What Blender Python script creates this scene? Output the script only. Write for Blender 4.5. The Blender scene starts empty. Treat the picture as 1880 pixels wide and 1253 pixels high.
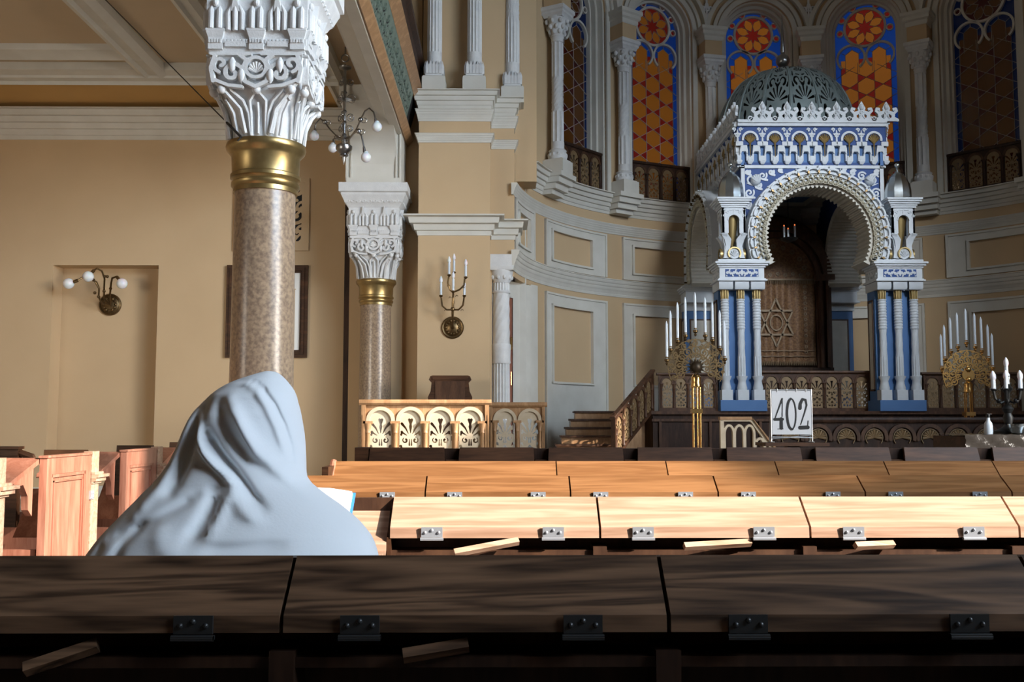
import bpy, math, random
from mathutils import Matrix, Vector
import numpy as np
PI = math.pi
sin, cos, rad = math.sin, math.cos, math.radians
random.seed(7)

# ------------------------------------------------------------------ camera, world, light
sc = bpy.context.scene
COL = sc.collection
EYE = 1.17
cd = bpy.data.cameras.new('camera'); cam = bpy.data.objects.new('camera', cd); COL.objects.link(cam)
cam.location = (0, 0, EYE); cam.rotation_euler = (rad(94.66), 0, rad(-0.627))
cd.lens = 35; cd.sensor_width = 36; cd.clip_start = 0.05; cd.clip_end = 200
sc.camera = cam
sc.view_settings.view_transform = 'Standard'; sc.view_settings.look = 'None'
sc.view_settings.gamma = 1; sc.view_settings.use_curve_mapping = False
sc.view_settings.exposure = 0.0
w = bpy.data.worlds.new('world'); sc.world = w; w.use_nodes = True
w.node_tree.nodes['Background'].inputs[0].default_value = (0.75, 0.84, 1.0, 1)
w.node_tree.nodes['Background'].inputs[1].default_value = 0.5
sd = bpy.data.lights.new('sun', 'SUN'); so = bpy.data.objects.new('sun', sd); COL.objects.link(so)
sd.energy = 14.5; sd.color = (1.0, 0.90, 0.82); sd.angle = rad(1.0)
SUN = Vector((-1, .45, -.55))
so.rotation_euler = SUN.to_track_quat('-Z', 'Y').to_euler(); so.location = (20, -8, 12)

def area(name, loc, target, sx, sy, power, color, spread=180):
    d = bpy.data.lights.new(name, 'AREA'); d.shape = 'RECTANGLE'; d.size = sx; d.size_y = sy
    d.energy = power; d.color = color; d.spread = rad(spread)
    o = bpy.data.objects.new(name, d); COL.objects.link(o); o.location = loc
    o.rotation_euler = (Vector(target) - Vector(loc)).to_track_quat('-Z', 'Y').to_euler()
    return o
area('daylight_right_windows', (11.0, 2.5, 7.2), (-5, 13.0, 1.5), 13, 4.0, 1200, (0.68, 0.83, 1.0), 95)
area('fill_low_right', (11.0, 4.0, 2.9), (-5, 14.0, 2.0), 6, 2.6, 230, (1.0, 0.93, 0.84), 56)  # added fill to brighten the lower left walls; no such windows
area('fill_ark_front', (6.5, 3.5, 9.0), (4.8, 16, 4.0), 2, 2, 52, (0.90, 0.95, 1.0), 34)  # unseen fill added in mid-air to brighten the ark front
area('fill_aisle_wall', (-9.3, 4.0, 2.4), (-3.0, 15.5, 1.4), 5, 1.6, 92, (1.0, 0.92, 0.80), 75)  # added fill for the aisle end wall, no opening behind it

# ------------------------------------------------------------------ materials
def mat(name, col, rough=0.6, metal=0.0, spec=None, emit=None, es=0.0, noise=None, bump=None, alpha=None):
    """noise=(scale, amount, colour2)  bump=(scale,strength)"""
    m = bpy.data.materials.new(name); m.use_nodes = True
    nt = m.node_tree; b = nt.nodes['Principled BSDF']
    b.inputs['Base Color'].default_value = (*col, 1); b.inputs['Roughness'].default_value = rough
    b.inputs['Metallic'].default_value = metal
    if spec is not None: b.inputs['Specular IOR Level'].default_value = spec
    if emit: b.inputs['Emission Color'].default_value = (*emit, 1); b.inputs['Emission Strength'].default_value = es
    tc = nt.nodes.new('ShaderNodeTexCoord')
    if noise:
        n = nt.nodes.new('ShaderNodeTexNoise'); n.inputs['Scale'].default_value = noise[0]; n.inputs['Detail'].default_value = 6
        nt.links.new(tc.outputs['Object'], n.inputs['Vector'])
        r = nt.nodes.new('ShaderNodeMapRange'); r.inputs[1].default_value = .5 - noise[1]; r.inputs[2].default_value = .5 + noise[1]
        nt.links.new(n.outputs[0], r.inputs[0])
        x = nt.nodes.new('ShaderNodeMix'); x.data_type = 'RGBA'
        x.inputs[6].default_value = (*col, 1); x.inputs[7].default_value = (*noise[2], 1)
        nt.links.new(r.outputs[0], x.inputs[0]); nt.links.new(x.outputs[2], b.inputs['Base Color'])
    if bump:
        n = nt.nodes.new('ShaderNodeTexNoise'); n.inputs['Scale'].default_value = bump[0]; n.inputs['Detail'].default_value = 4
        nt.links.new(tc.outputs['Object'], n.inputs['Vector'])
        bp = nt.nodes.new('ShaderNodeBump'); bp.inputs['Strength'].default_value = bump[1]; bp.inputs['Distance'].default_value = .01
        nt.links.new(n.outputs[0], bp.inputs['Height']); nt.links.new(bp.outputs[0], b.inputs['Normal'])
    return m

def wood(name, c1, c2, rough=0.42, scale=(1.2, 14, 14), dist=5.0, freq=2.2, coat=0.0, spec=.5):
    m = bpy.data.materials.new(name); m.use_nodes = True
    nt = m.node_tree; b = nt.nodes['Principled BSDF']; L = nt.links.new
    tc = nt.nodes.new('ShaderNodeTexCoord'); mp = nt.nodes.new('ShaderNodeMapping'); mp.inputs['Scale'].default_value = scale
    L(tc.outputs['Object'], mp.inputs[0])
    oi = nt.nodes.new('ShaderNodeObjectInfo'); vm = nt.nodes.new('ShaderNodeVectorMath'); vm.operation = 'MULTIPLY_ADD'
    cb = nt.nodes.new('ShaderNodeCombineXYZ')
    for k in range(3): L(oi.outputs['Random'], cb.inputs[k])
    L(cb.outputs[0], vm.inputs[0]); vm.inputs[1].default_value = (7, 11, 5); L(mp.outputs[0], vm.inputs[2])
    n1 = nt.nodes.new('ShaderNodeTexNoise'); n1.inputs['Scale'].default_value = 1.1; n1.inputs['Detail'].default_value = 3; n1.inputs['Distortion'].default_value = .6
    L(vm.outputs[0], n1.inputs['Vector'])
    mu = nt.nodes.new('ShaderNodeMath'); mu.operation = 'MULTIPLY'; L(n1.outputs[0], mu.inputs[0]); mu.inputs[1].default_value = dist * freq
    sn = nt.nodes.new('ShaderNodeMath'); sn.operation = 'SINE'; L(mu.outputs[0], sn.inputs[0])
    n2 = nt.nodes.new('ShaderNodeTexNoise'); n2.inputs['Scale'].default_value = 9; n2.inputs['Detail'].default_value = 5
    L(vm.outputs[0], n2.inputs['Vector'])
    ad = nt.nodes.new('ShaderNodeMath'); ad.operation = 'MULTIPLY_ADD'; L(sn.outputs[0], ad.inputs[0]); ad.inputs[1].default_value = .34; L(n2.outputs[0], ad.inputs[2])
    mx = nt.nodes.new('ShaderNodeMix'); mx.data_type = 'RGBA'; mx.inputs[6].default_value = (*c1, 1); mx.inputs[7].default_value = (*c2, 1)
    L(ad.outputs[0], mx.inputs[0]); L(mx.outputs[2], b.inputs['Base Color'])
    b.inputs['Roughness'].default_value = rough; b.inputs['Coat Weight'].default_value = coat; b.inputs['Coat Roughness'].default_value = .2
    b.inputs['Specular IOR Level'].default_value = spec
    bp = nt.nodes.new('ShaderNodeBump'); bp.inputs['Strength'].default_value = .12; bp.inputs['Distance'].default_value = .004
    L(ad.outputs[0], bp.inputs['Height']); L(bp.outputs[0], b.inputs['Normal'])
    return m

TAN = mat('tan_plaster', (.60, .435, .26), .85, noise=(1.3, .35, (.54, .385, .225)), bump=(60, .05))
OCHRE = mat('ochre_plaster', (.60, .36, .12), .85, noise=(1.3, .35, (.52, .31, .10)))
CEIL = mat('ceiling_plaster', (.60, .47, .32), .9, noise=(1.5, .35, (.54, .42, .28)))
WHT = mat('white_plaster', (.68, .66, .60), .7, noise=(3, .3, (.58, .555, .49)), bump=(40, .06))
CARVE = mat('carved_white_plaster', (.74, .74, .73), .6, noise=(9, .3, (.60, .60, .60)), bump=(70, .25))
IVORY = mat('ivory_stone', (.58, .54, .46), .7, noise=(5, .3, (.44, .40, .33)), bump=(50, .2))
MARBLE = mat('brown_marble', (.40, .29, .19), .28, noise=(34, .16, (.20, .14, .10)))
BRONZE = mat('gilt_bronze_paint', (.42, .30, .13), .34, 0.85, noise=(20, .2, (.34, .24, .10)))
CHROME_SHADED = mat('shade_darkened_chrome', (.045, .045, .045), .4, .5)  # hinge chrome with the shade on the nearest desk put into its colour
GOLD = mat('polished_brass', (.80, .52, .20), .22, 1.0)
DGOLD = mat('aged_brass', (.21, .135, .06), .38, 0.9, noise=(40, .2, (.12, .08, .04)))
GILT = mat('gilding', (.36, .26, .11), .4, 0.7)
SILV = mat('silver_metal', (.55, .60, .62), .25, 1.0, bump=(30, .1))
NICK = mat('nickel_metal', (.32, .32, .32), .3, 1.0)
CHROME = mat('chrome_metal', (.50, .52, .54), .36, 0.55)
BLUE = mat('ark_sky_blue_paint', (.075, .185, .41), .6, noise=(4, .3, (.055, .145, .34)))
NAVY = mat('ark_navy_paint', (.006, .048, .21), .6)
ARKW = mat('ark_white_paint', (.60, .64, .68), .55, noise=(6, .3, (.50, .54, .58)))
ARKC = mat('ark_cream_paint', (.58, .56, .50), .6, noise=(6, .3, (.46, .44, .38)))
DOME = mat('dome_grey_metal', (.26, .32, .33), .45, .3, noise=(8, .3, (.19, .25, .26)))
LOOP = mat('ark_loop_gilding', (.44, .42, .34), .6, noise=(20, .3, (.30, .26, .17)))
DARKV = mat('dark_interior', (.015, .014, .014), .8)
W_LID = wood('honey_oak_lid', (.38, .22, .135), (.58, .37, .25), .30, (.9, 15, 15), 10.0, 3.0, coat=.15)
W_LID_DIM = wood('shade_dimmed_oak_lid', (.19, .080, .028), (.31, .145, .056), .30, (.9, 15, 15), 10.0, 3.0, coat=.15)  # lid oak darkened, standing in for weaker light on third and fourth desks
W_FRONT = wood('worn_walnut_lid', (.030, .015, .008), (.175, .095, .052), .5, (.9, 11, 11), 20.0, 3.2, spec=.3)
W_DARK = wood('dark_walnut', (.022, .010, .006), (.065, .030, .016), .5, (8, 8, 1.2), spec=.25)
W_DARKH = wood('dark_walnut_across', (.034, .014, .006), (.10, .043, .019), .5, (1.2, 10, 10), spec=.25)
W_RED = wood('red_oak_panel', (.28, .10, .058), (.48, .22, .14), .34, (9, 9, 1.1), coat=.1)
W_BAL = wood('balustrade_oak', (.30, .16, .07), (.48, .28, .14), .4, (8, 8, 2))
W_BALD = wood('balustrade_walnut', (.050, .022, .011), (.11, .052, .026), .5, (8, 8, 2), spec=.3)
FRETL = mat('pale_gilt_fretwork', (.60, .50, .36), .5, noise=(12, .3, (.48, .38, .25)))
FRETD = mat('gilt_fretwork', (.27, .18, .09), .5, .2, noise=(12, .3, (.18, .115, .055)))
GREENF = mat('green_gold_fretwork', (.22, .27, .22), .5, .2, noise=(10, .3, (.10, .15, .12)))
CLOTH = mat('white_shawl_cloth', (.80, .82, .84), .85, bump=(160, .05))
SKIN = mat('skin', (.52, .31, .22), .55)
HAIR = mat('dark_hair', (.03, .02, .015), .7)
SUIT = mat('dark_suit_cloth', (.03, .03, .035), .85)
PAPER = mat('white_paper', (.82, .82, .80), .8)
BOARDW = mat('board_grey_white', (.50, .51, .53), .35)
BLUEC = mat('blue_book_cover', (.04, .22, .62), .5)
BOOKR = mat('dark_red_leather', (.09, .015, .012), .5)
WAX = mat('white_candle_wax', (.66, .72, .78), .4)
BULB = mat('frosted_glass_bulb', (.80, .82, .86), .15)
BULB.node_tree.nodes['Principled BSDF'].inputs['Subsurface Weight'].default_value = .3
FLAME = mat('amber_flame_bulb', (.5, .12, .03), .3, emit=(1, .22, .06), es=1.2)
BLACK = mat('black_paint', (.006, .006, .006), .5)
WIRE = mat('dark_wire', (.03, .025, .02), .6)
LEAD = mat('window_lead_bars', (.34, .30, .27), .6)
STONEF = mat('stone_floor', (.40, .35, .30), .5, noise=(2, .3, (.30, .26, .22)))
CURT = mat('brocade_curtain', (.115, .055, .026), .6, .15, noise=(30, .12, (.20, .11, .05)))
CURTG = mat('curtain_embroidery', (.18, .13, .08), .5, .3)
CARPET = mat('dark_carpet', (.05, .02, .015), .9)
PLASTIC = mat('clear_plastic_cover', (.075, .06, .048), .14, spec=1.0, bump=(9, .8))

def glass(name, c, e, es):
    return mat(name, c, .12, emit=e, es=es)
def lattice(name, c_hex, c_tri, es, s):
    m = bpy.data.materials.new(name); m.use_nodes = True; nt = m.node_tree; b = nt.nodes['Principled BSDF']; L = nt.links.new
    tc = nt.nodes.new('ShaderNodeTexCoord'); sp = nt.nodes.new('ShaderNodeSeparateXYZ'); L(tc.outputs['Object'], sp.inputs[0])
    def M(op, a, bb=None, c=None):
        n = nt.nodes.new('ShaderNodeMath'); n.operation = op
        for i, q in enumerate((a, bb, c)):
            if q is None: continue
            if isinstance(q, (int, float)): n.inputs[i].default_value = q
            else: L(q, n.inputs[i])
        return n.outputs[0]
    X, Z = sp.outputs[0], sp.outputs[2]
    X = M('ADD', X, .5 * s)
    u1 = M('MULTIPLY', X, 1 / s)
    zz = M('MULTIPLY', Z, .8660254 / s)
    u2 = M('MULTIPLY_ADD', X, -.5 / s, zz)
    u3 = M('SUBTRACT', M('MULTIPLY_ADD', X, -.5 / s, .5), zz)
    fr = M('ADD', M('ADD', M('FRACT', u1), M('FRACT', u2)), M('FRACT', u3))
    d = M('ABSOLUTE', M('SUBTRACT', fr, 1.5)); t = M('GREATER_THAN', d, .5)
    mx = nt.nodes.new('ShaderNodeMix'); mx.data_type = 'RGBA'; L(t, mx.inputs[0])
    mx.inputs[6].default_value = (*c_hex, 1); mx.inputs[7].default_value = (*c_tri, 1)
    L(mx.outputs[2], b.inputs['Base Color']); L(mx.outputs[2], b.inputs['Emission Color'])
    b.inputs['Emission Strength'].default_value = es; b.inputs['Roughness'].default_value = .12
    return m
LS = .307
ORG, RED, BLU = (.34, .115, .015), (.20, .012, .008), (.012, .045, .36)
GL = {}
for key, es, f_ in (('lit', .36, 1), ('mid', .22, .8), ('dim', .05, .25)):  # per-window glow and darkened colours stand in for daylight through the glass
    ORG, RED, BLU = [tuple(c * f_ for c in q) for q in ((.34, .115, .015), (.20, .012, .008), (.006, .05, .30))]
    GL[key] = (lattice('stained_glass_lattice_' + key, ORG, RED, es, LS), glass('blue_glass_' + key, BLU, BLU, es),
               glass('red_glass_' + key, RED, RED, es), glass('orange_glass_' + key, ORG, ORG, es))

# ------------------------------------------------------------------ mesh builder
class MB:
    def __init__(s): s.v = []; s.f = []; s.mi = []; s.m = 0; s.M = None
    def add(s, vs, fs):
        b = len(s.v)
        if s.M is not None: vs = [tuple(s.M @ Vector(p)) for p in vs]
        s.v += [tuple(p) for p in vs]; s.f += [tuple(i + b for i in q) for q in fs]; s.mi += [s.m] * len(fs); return s
    def box(s, x0, x1, y0, y1, z0, z1, taper=0):
        t = taper
        return s.add([(x0, y0, z0), (x1, y0, z0), (x1, y1, z0), (x0, y1, z0), (x0 + t, y0 + t, z1), (x1 - t, y0 + t, z1), (x1 - t, y1 - t, z1), (x0 + t, y1 - t, z1)],
                     [(3, 2, 1, 0), (4, 5, 6, 7), (0, 1, 5, 4), (1, 2, 6, 5), (2, 3, 7, 6), (3, 0, 4, 7)])
    def loft(s, rings, cap=True, closed=True):
        n = len(rings[0]); vs = [p for r in rings for p in r]; fs = []
        for i in range(len(rings) - 1):
            for j in range(n if closed else n - 1):
                k = (j + 1) % n; fs.append((i * n + j, i * n + k, (i + 1) * n + k, (i + 1) * n + j))
        if cap and closed: fs.append(tuple(range(n))[::-1]); fs.append(tuple(range((len(rings) - 1) * n, len(rings) * n)))
        return s.add(vs, fs)
    def lathe(s, prof, seg=24, c=(0, 0, 0), cap=True):
        return s.loft([[(c[0] + r * cos(2 * PI * j / seg), c[1] + r * sin(2 * PI * j / seg), c[2] + z) for j in range(seg)] for r, z in prof], cap)
    def sq(s, prof, c=(0, 0, 0), ay=None):
        """square sections [(half, z)]"""
        return s.loft([[(c[0] + a * h, c[1] + b * (h if ay is None else h + ay), c[2] + z) for a, b in ((-1, -1), (1, -1), (1, 1), (-1, 1))] for h, z in prof])
    def sweep_arc(s, prof, cx, cy, a0, a1, n=40):
        """profile [(r,z)] swept round a vertical axis, angles from +Y clockwise (deg)"""
        rings = []
        for i in range(n + 1):
            a = rad(a0 + (a1 - a0) * i / n); rings.append([(cx + r * sin(a), cy + r * cos(a), z) for r, z in prof])
        return s.loft(rings)
    def bar(s, prof, x0, x1):
        """profile [(y,z)] extruded along x"""
        return s.loft([[(x0, y, z) for y, z in prof], [(x1, y, z) for y, z in prof]])
    def bary(s, prof, y0, y1):
        return s.loft([[(x, y0, z) for x, z in prof], [(x, y1, z) for x, z in prof]])
    def frame(s, x0, x1, z0, z1, w, y0, y1):
        c = ((x0, z0, 1, 1), (x1, z0, -1, 1), (x1, z1, -1, -1), (x0, z1, 1, -1), (x0, z0, 1, 1))
        return s.loft([[(x, y0, z), (x + a * w, y0, z + b * w), (x + a * w, y1, z + b * w), (x, y1, z)] for x, z, a, b in c], cap=False)
    def prism(s, poly, y0, y1):
        n = len(poly)
        return s.loft([[(x, y0, z) for x, z in poly], [(x, y1, z) for x, z in poly]])
    def tube(s, pts, r, seg=8, cap=True):
        P = [Vector(p) for p in pts]; n = len(P); rs = r if isinstance(r, (list, tuple)) else [r] * n
        rings = []; up = None
        for i in range(n):
            t = (P[min(i + 1, n - 1)] - P[max(i - 1, 0)]).normalized()
            if up is None: up = Vector((0, 0, 1)) if abs(t.z) < .9 else Vector((1, 0, 0))
            a = t.cross(up)
            if a.length < 1e-5: a = t.cross(Vector((1, 0, 0)))
            a.normalize(); b = a.cross(t).normalized(); up = b
            rings.append([tuple(P[i] + rs[i] * (cos(2 * PI * j / seg) * a + sin(2 * PI * j / seg) * b)) for j in range(seg)])
        return s.loft(rings, cap)
    def ball(s, c, r, seg=16, sz=1.0):
        n = max(6, seg // 2)
        return s.lathe([(max(1e-4, r * sin(PI * i / n)), -r * cos(PI * i / n) * sz) for i in range(n + 1)], seg, c)
    def ring(s, cx, cz, r0, r1, a0, a1, y0, y1, n=24):
        """flat arch band in XZ, angles deg from +X ccw"""
        rings = []
        for i in range(n + 1):
            a = rad(a0 + (a1 - a0) * i / n); c, d = cos(a), sin(a)
            rings.append([(cx + r0 * c, y0, cz + r0 * d), (cx + r1 * c, y0, cz + r1 * d), (cx + r1 * c, y1, cz + r1 * d), (cx + r0 * c, y1, cz + r0 * d)])
        return s.loft(rings)
    def strip(s, pts, w, y0, y1):
        """ribbon along 2D polyline (x,z)"""
        n = len(pts); rings = []
        for i in range(n):
            a = pts[max(i - 1, 0)]; b = pts[min(i + 1, n - 1)]; dx, dz = b[0] - a[0], b[1] - a[1]; l = math.hypot(dx, dz) or 1
            nx, nz = -dz / l * w, dx / l * w; x, z = pts[i]
            rings.append([(x - nx, y0, z - nz), (x + nx, y0, z + nz), (x + nx, y1, z + nz), (x - nx, y1, z - nz)])
        return s.loft(rings)
    def arch_wall(s, x0, x1, z0, z1, cx, hw, zs, y0, y1, n=16):
        s.box(x0, cx - hw, y0, y1, z0, zs); s.box(cx + hw, x1, y0, y1, z0, zs)
        xs = [x0] + [cx - hw * cos(PI * i / n) for i in range(n + 1)] + [x1]
        zz = [zs] + [zs + hw * sin(PI * i / n) for i in range(n + 1)] + [zs]
        return s.loft([[(x, y0, z), (x, y0, z1), (x, y1, z1), (x, y1, z)] for x, z in zip(xs, zz)])
    def build(s, name, mats, parent=None, loc=None, rz=0, smooth=35, **tags):
        me = bpy.data.meshes.new(name); me.from_pydata(s.v, [], s.f)
        if not isinstance(mats, (list, tuple)): mats = [mats]
        for m in mats: me.materials.append(m)
        me.polygons.foreach_set('material_index', s.mi)
        if smooth:
            me.polygons.foreach_set('use_smooth', [True] * len(s.f)); me.update(); me.set_sharp_from_angle(angle=rad(smooth))
        me.update()
        o = bpy.data.objects.new(name, me); COL.objects.link(o)
        if parent: o.parent = parent
        if loc: o.location = loc
        o.rotation_euler[2] = rz
        for k, q in tags.items(): o[k] = q
        return o

def thing(name, label, cat, loc=(0, 0, 0), rz=0, group=None):
    o = bpy.data.objects.new(name, None); COL.objects.link(o); o.location = loc; o.rotation_euler[2] = rz
    o.empty_display_size = .1; o['label'] = label; o['category'] = cat
    if group: o['group'] = group
    return o
def struct(name, mb, m, **k):
    o = mb.build(name, m, **k); o['kind'] = 'structure'; return o
def kids(o): return [c for c in COL.objects if c.parent == o]
def dup(root, loc, rz=0, label=None, scale=None):
    r = root.copy(); COL.objects.link(r); r.location = loc; r.rotation_euler[2] = rz
    if label: r['label'] = label
    if scale: r.scale = scale
    for ch in kids(root):
        c = ch.copy(); COL.objects.link(c); c.parent = r
        for g in kids(ch):
            d = g.copy(); COL.objects.link(d); d.parent = c
    return r

def at(px, py, Y):
    """world point seen at pixel (px,py) of the 1880x1253 frame at depth Y"""
    d = (cam_R @ Vector(((px - 940) / 1827.8, (626.5 - py) / 1827.8, -1)))
    return Vector((0, 0, EYE)) + d * (Y / d.y)
cam_R = cam.rotation_euler.to_matrix()

# ---- ornament fields: polylines with half widths, cut out of a plate by marching squares
def spiral(cx, cz, r0, r1, a0, a1, n=14):
    return [(cx + (r0 + (r1 - r0) * i / n) * cos(rad(a0 + (a1 - a0) * i / n)), cz + (r0 + (r1 - r0) * i / n) * sin(rad(a0 + (a1 - a0) * i / n))) for i in range(n + 1)]
def mirror(L): return L + [([(-x, z) for x, z in p], w) for p, w in L]
def shift(L, dx, dz, sx=1, sz=1): return [([(x * sx + dx, z * sz + dz) for x, z in p], w) for p, w in L]
def field(L, X, Z):
    D = np.full(X.shape, 1e9)
    for pts, hw in L:
        ws = hw if isinstance(hw, (tuple, list)) else (hw, hw)
        n = len(pts) - 1
        for i in range(max(n, 1)):
            ax, az = pts[i]; bx, bz = pts[min(i + 1, len(pts) - 1)]
            dx, dz = bx - ax, bz - az; l2 = dx * dx + dz * dz
            t = np.clip(((X - ax) * dx + (Z - az) * dz) / l2, 0, 1) if l2 > 0 else np.zeros_like(X)
            g = (i + t) / max(n, 1)
            D = np.minimum(D, np.hypot(X - ax - t * dx, Z - az - t * dz) - (ws[0] + (ws[1] - ws[0]) * g))
    return D
def plate(mb, L, x0, x1, z0, z1, nx, nz, y0, y1, invert=False, fmap=None, extra=None):
    xs = np.linspace(x0, x1, nx + 1); zs = np.linspace(z0, z1, nz + 1)
    X, Z = np.meshgrid(xs, zs, indexing='ij'); D = field(L, X, Z)
    if invert: D = -D
    if extra is not None: D = np.maximum(D, extra(X, Z))
    D = np.where(D == 0, 1e-9, D)
    idx = {}; V = []; F = []; S = []
    def vert(k, x, z):
        if k not in idx: idx[k] = len(V); V.append((x, z))
        return idx[k]
    Dl = D.tolist(); xl = xs.tolist(); zl = zs.tolist()
    for i in range(nx):
        for j in range(nz):
            c = ((i, j), (i + 1, j), (i + 1, j + 1), (i, j + 1)); poly = []
            vals = [Dl[a][b] for a, b in c]
            if min(vals) > 0: continue
            for q in range(4):
                a, b = c[q], c[(q + 1) % 4]; va, vb = vals[q], vals[(q + 1) % 4]
                if va <= 0: poly.append((vert(a, xl[a[0]], zl[a[1]]), 0))
                if (va <= 0) != (vb <= 0):
                    t = va / (va - vb); k = (a, b) if a < b else (b, a)
                    poly.append((vert(k, xl[a[0]] + t * (xl[b[0]] - xl[a[0]]), zl[a[1]] + t * (zl[b[1]] - zl[a[1]])), 1))
            if len(poly) > 2:
                F.append(tuple(p[0] for p in poly))
                for q in range(len(poly)):
                    if poly[q][1] and poly[(q + 1) % len(poly)][1]: S.append((poly[q][0], poly[(q + 1) % len(poly)][0]))
    n = len(V)
    if fmap: vs = [fmap(x, y0, z) for x, z in V] + [fmap(x, y1, z) for x, z in V]
    else: vs = [(x, y0, z) for x, z in V] + [(x, y1, z) for x, z in V]
    fs = [f for f in F] + [tuple(i + n for i in f[::-1]) for f in F] + [(b, a, a + n, b + n) for a, b in S]
    return mb.add(vs, fs)

def orn_fret(w, h):
    """cut-outs of a pierced board: palmette over scrolls, centred at x=0, z from 0 to h, half width w"""
    L = []; t = w * .072; c = .56 * h
    for k in range(3):
        a = 90 - 33 * k; r0, r1 = .07 * h, (.30, .29, .25)[k] * h
        for d, f in (((0, 1),) if k == 0 else ((0, 1),)):
            L.append(([(r0 * cos(rad(a)), c + r0 * sin(rad(a))), (r1 * .6 * cos(rad(a + 4)), c + r1 * .6 * sin(rad(a + 4))), (min(w * .84, r1 * cos(rad(a - 4))), c + r1 * sin(rad(a - 4)))], (t * .5, t * 1.9)))
    L.append((spiral(w * .50, h * .50, w * .27, w * .12, 60, -230, 12), (t * .5, t * 1.5)))
    L.append(([(w * .90, h * .60), (w * .80, h * .66)], (t * 1.6, t * .6))); L.append(([(w * .92, h * .40), (w * .78, h * .36)], (t * 1.8, t * .6)))
    L.append(([(w * .10, h * .52), (w * .10, h * .42)], (t * .5, t * 1.2)))
    L.append((spiral(w * .52, h * .27, w * .28, w * .12, -80, 220, 12), (t * .5, t * 1.6)))
    L.append(([(0, h * .36), (w * .18, h * .31)], (t * 1.0, t * 1.5))); L.append(([(w * .08, h * .22), (w * .14, h * .16)], (t * .7, t * 1.6)))
    L.append((spiral(w * .50, h * .09, w * .24, w * .1, 100, -150, 10), (t * .5, t * 1.5))); L.append(([(w * .90, h * .18), (w * .82, h * .15)], (t * 1.6, t * .6)))
    L.append(([(0, h * .06), (0, h * .10)], t * 1.6))
    return mirror(L)
def orn_vine(w, h):
    """running scroll filling half width w, half height h about the origin"""
    L = []; t = h * .11; n = max(2, int(round(w / h / .9)))
    for k in range(n):
        cx = w * (2 * k + 1) / (2 * n) ; sg = 1 if k % 2 else -1; r = min(h * .72, w / n * .52)
        L.append((spiral(cx, 0, r, r * .18, 180 * (1 if sg > 0 else 1), 180 + sg * 480, 22), t))
        L.append(([(cx - r, 0), (cx - r * 1.1, -sg * h * .8)], (t, t * 1.6)))
        L.append(([(cx + r * .5, sg * h * .85), (cx + r * 1.05, sg * h * .6)], (t * 1.8, t * .6)))
    L.append(([(0, -h * .6), (0, h * .7)], (t * 2.2, t * .8)))
    return mirror(L)

# ================================================================== THE ROOM
CX, CY, RA = 5.034, 14.19, 4.91
ZL = 5.335           # ledge of the apse
def apse_pt(a, r): return (CX + r * sin(rad(a)), CY + r * cos(rad(a)))

b = MB(); b.box(-10.2, 12, -6, 20.2, -.12, 0); struct('floor', b, STONEF)
b = MB(); b.box(-10.2, 11.7, -6.2, 20.2, 12.6, 12.8); struct('ceiling_nave', b, WHT)
b = MB(); b.box(-10.2, 12, -6.2, -6, 0, 12.6); struct('wall_back', b, TAN)
b = MB(); b.box(-10.2, -10, -6, 15.5, 0, 12.6); struct('wall_left', b, TAN)
# right wall; unseen openings placed and sized to cast the sun patches
sun_gaps = [(-2.8, -.91, 6.25, 9.6), (-.78, .40, 6.55, 9.6), (.80, 1.10, 8.0, 9.6), (6.45, 7.35, 7.55, 8.85), (9.4, 10.3, 6.15, 6.75)]
ys = sorted({-6.2, 15.6} | {q for a in sun_gaps for q in a[:2]}); zs = sorted({0, 12.6} | {q for a in sun_gaps for q in a[2:]})
b = MB()
for i in range(len(ys) - 1):
    for j in range(len(zs) - 1):
        ym, zm = (ys[i] + ys[i + 1]) / 2, (zs[j] + zs[j + 1]) / 2
        if not any(a[0] < ym < a[1] and a[2] < zm < a[3] for a in sun_gaps): b.box(11.5, 11.62, ys[i], ys[i + 1], zs[j], zs[j + 1])
struct('wall_right', b, TAN)
b = MB(); b.box(10.0, 11.6, 15.4, 15.6, 0, 12.6); b.box(10.0, 10.2, 14.0, 15.5, 0, 12.6); struct('wall_chancel', b, TAN)

# ---- end wall behind the side aisle, with its shallow recess
YW = 15.5
b = MB()
xr0, xr1, zr = -7.008, -5.363, 3.62
b.box(-10, xr0, YW, YW + .5, 0, 12.6); b.box(xr1, -.2, YW, YW + .5, 0, 5.0); b.box(xr1, -1.2, YW, YW + .5, 5.0, 12.6)
b.box(xr0, xr1, YW, YW + .5, zr, 12.6); b.box(xr0, xr1, YW + .36, YW + .5, 0, zr)
struct('wall_end', b, TAN)
b = MB(); b.box(-9.9, xr0, YW - .03, YW, 0, .17); b.box(xr1, -2.4, YW - .03, YW, 0, .17); b.box(xr0, xr1, YW + .33, YW + .36, 0, .17)
struct('baseboard_end', b, WHT)
# brown corner pilaster beside the far column
b = MB(); b.box(-2.36, -2.19, YW - .12, YW, 0, 5.6); b.box(-2.16, -1.50, YW - .5, YW, 0, 5.4); struct('wall_pilaster', b, TAN)
b = MB(); b.box(-2.45, -2.37, YW - .06, YW, 0, 4.7); b.box(-2.185, -2.165, YW - .2, YW, 0, 5.0); struct('trim_1', b, W_DARK)

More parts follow.
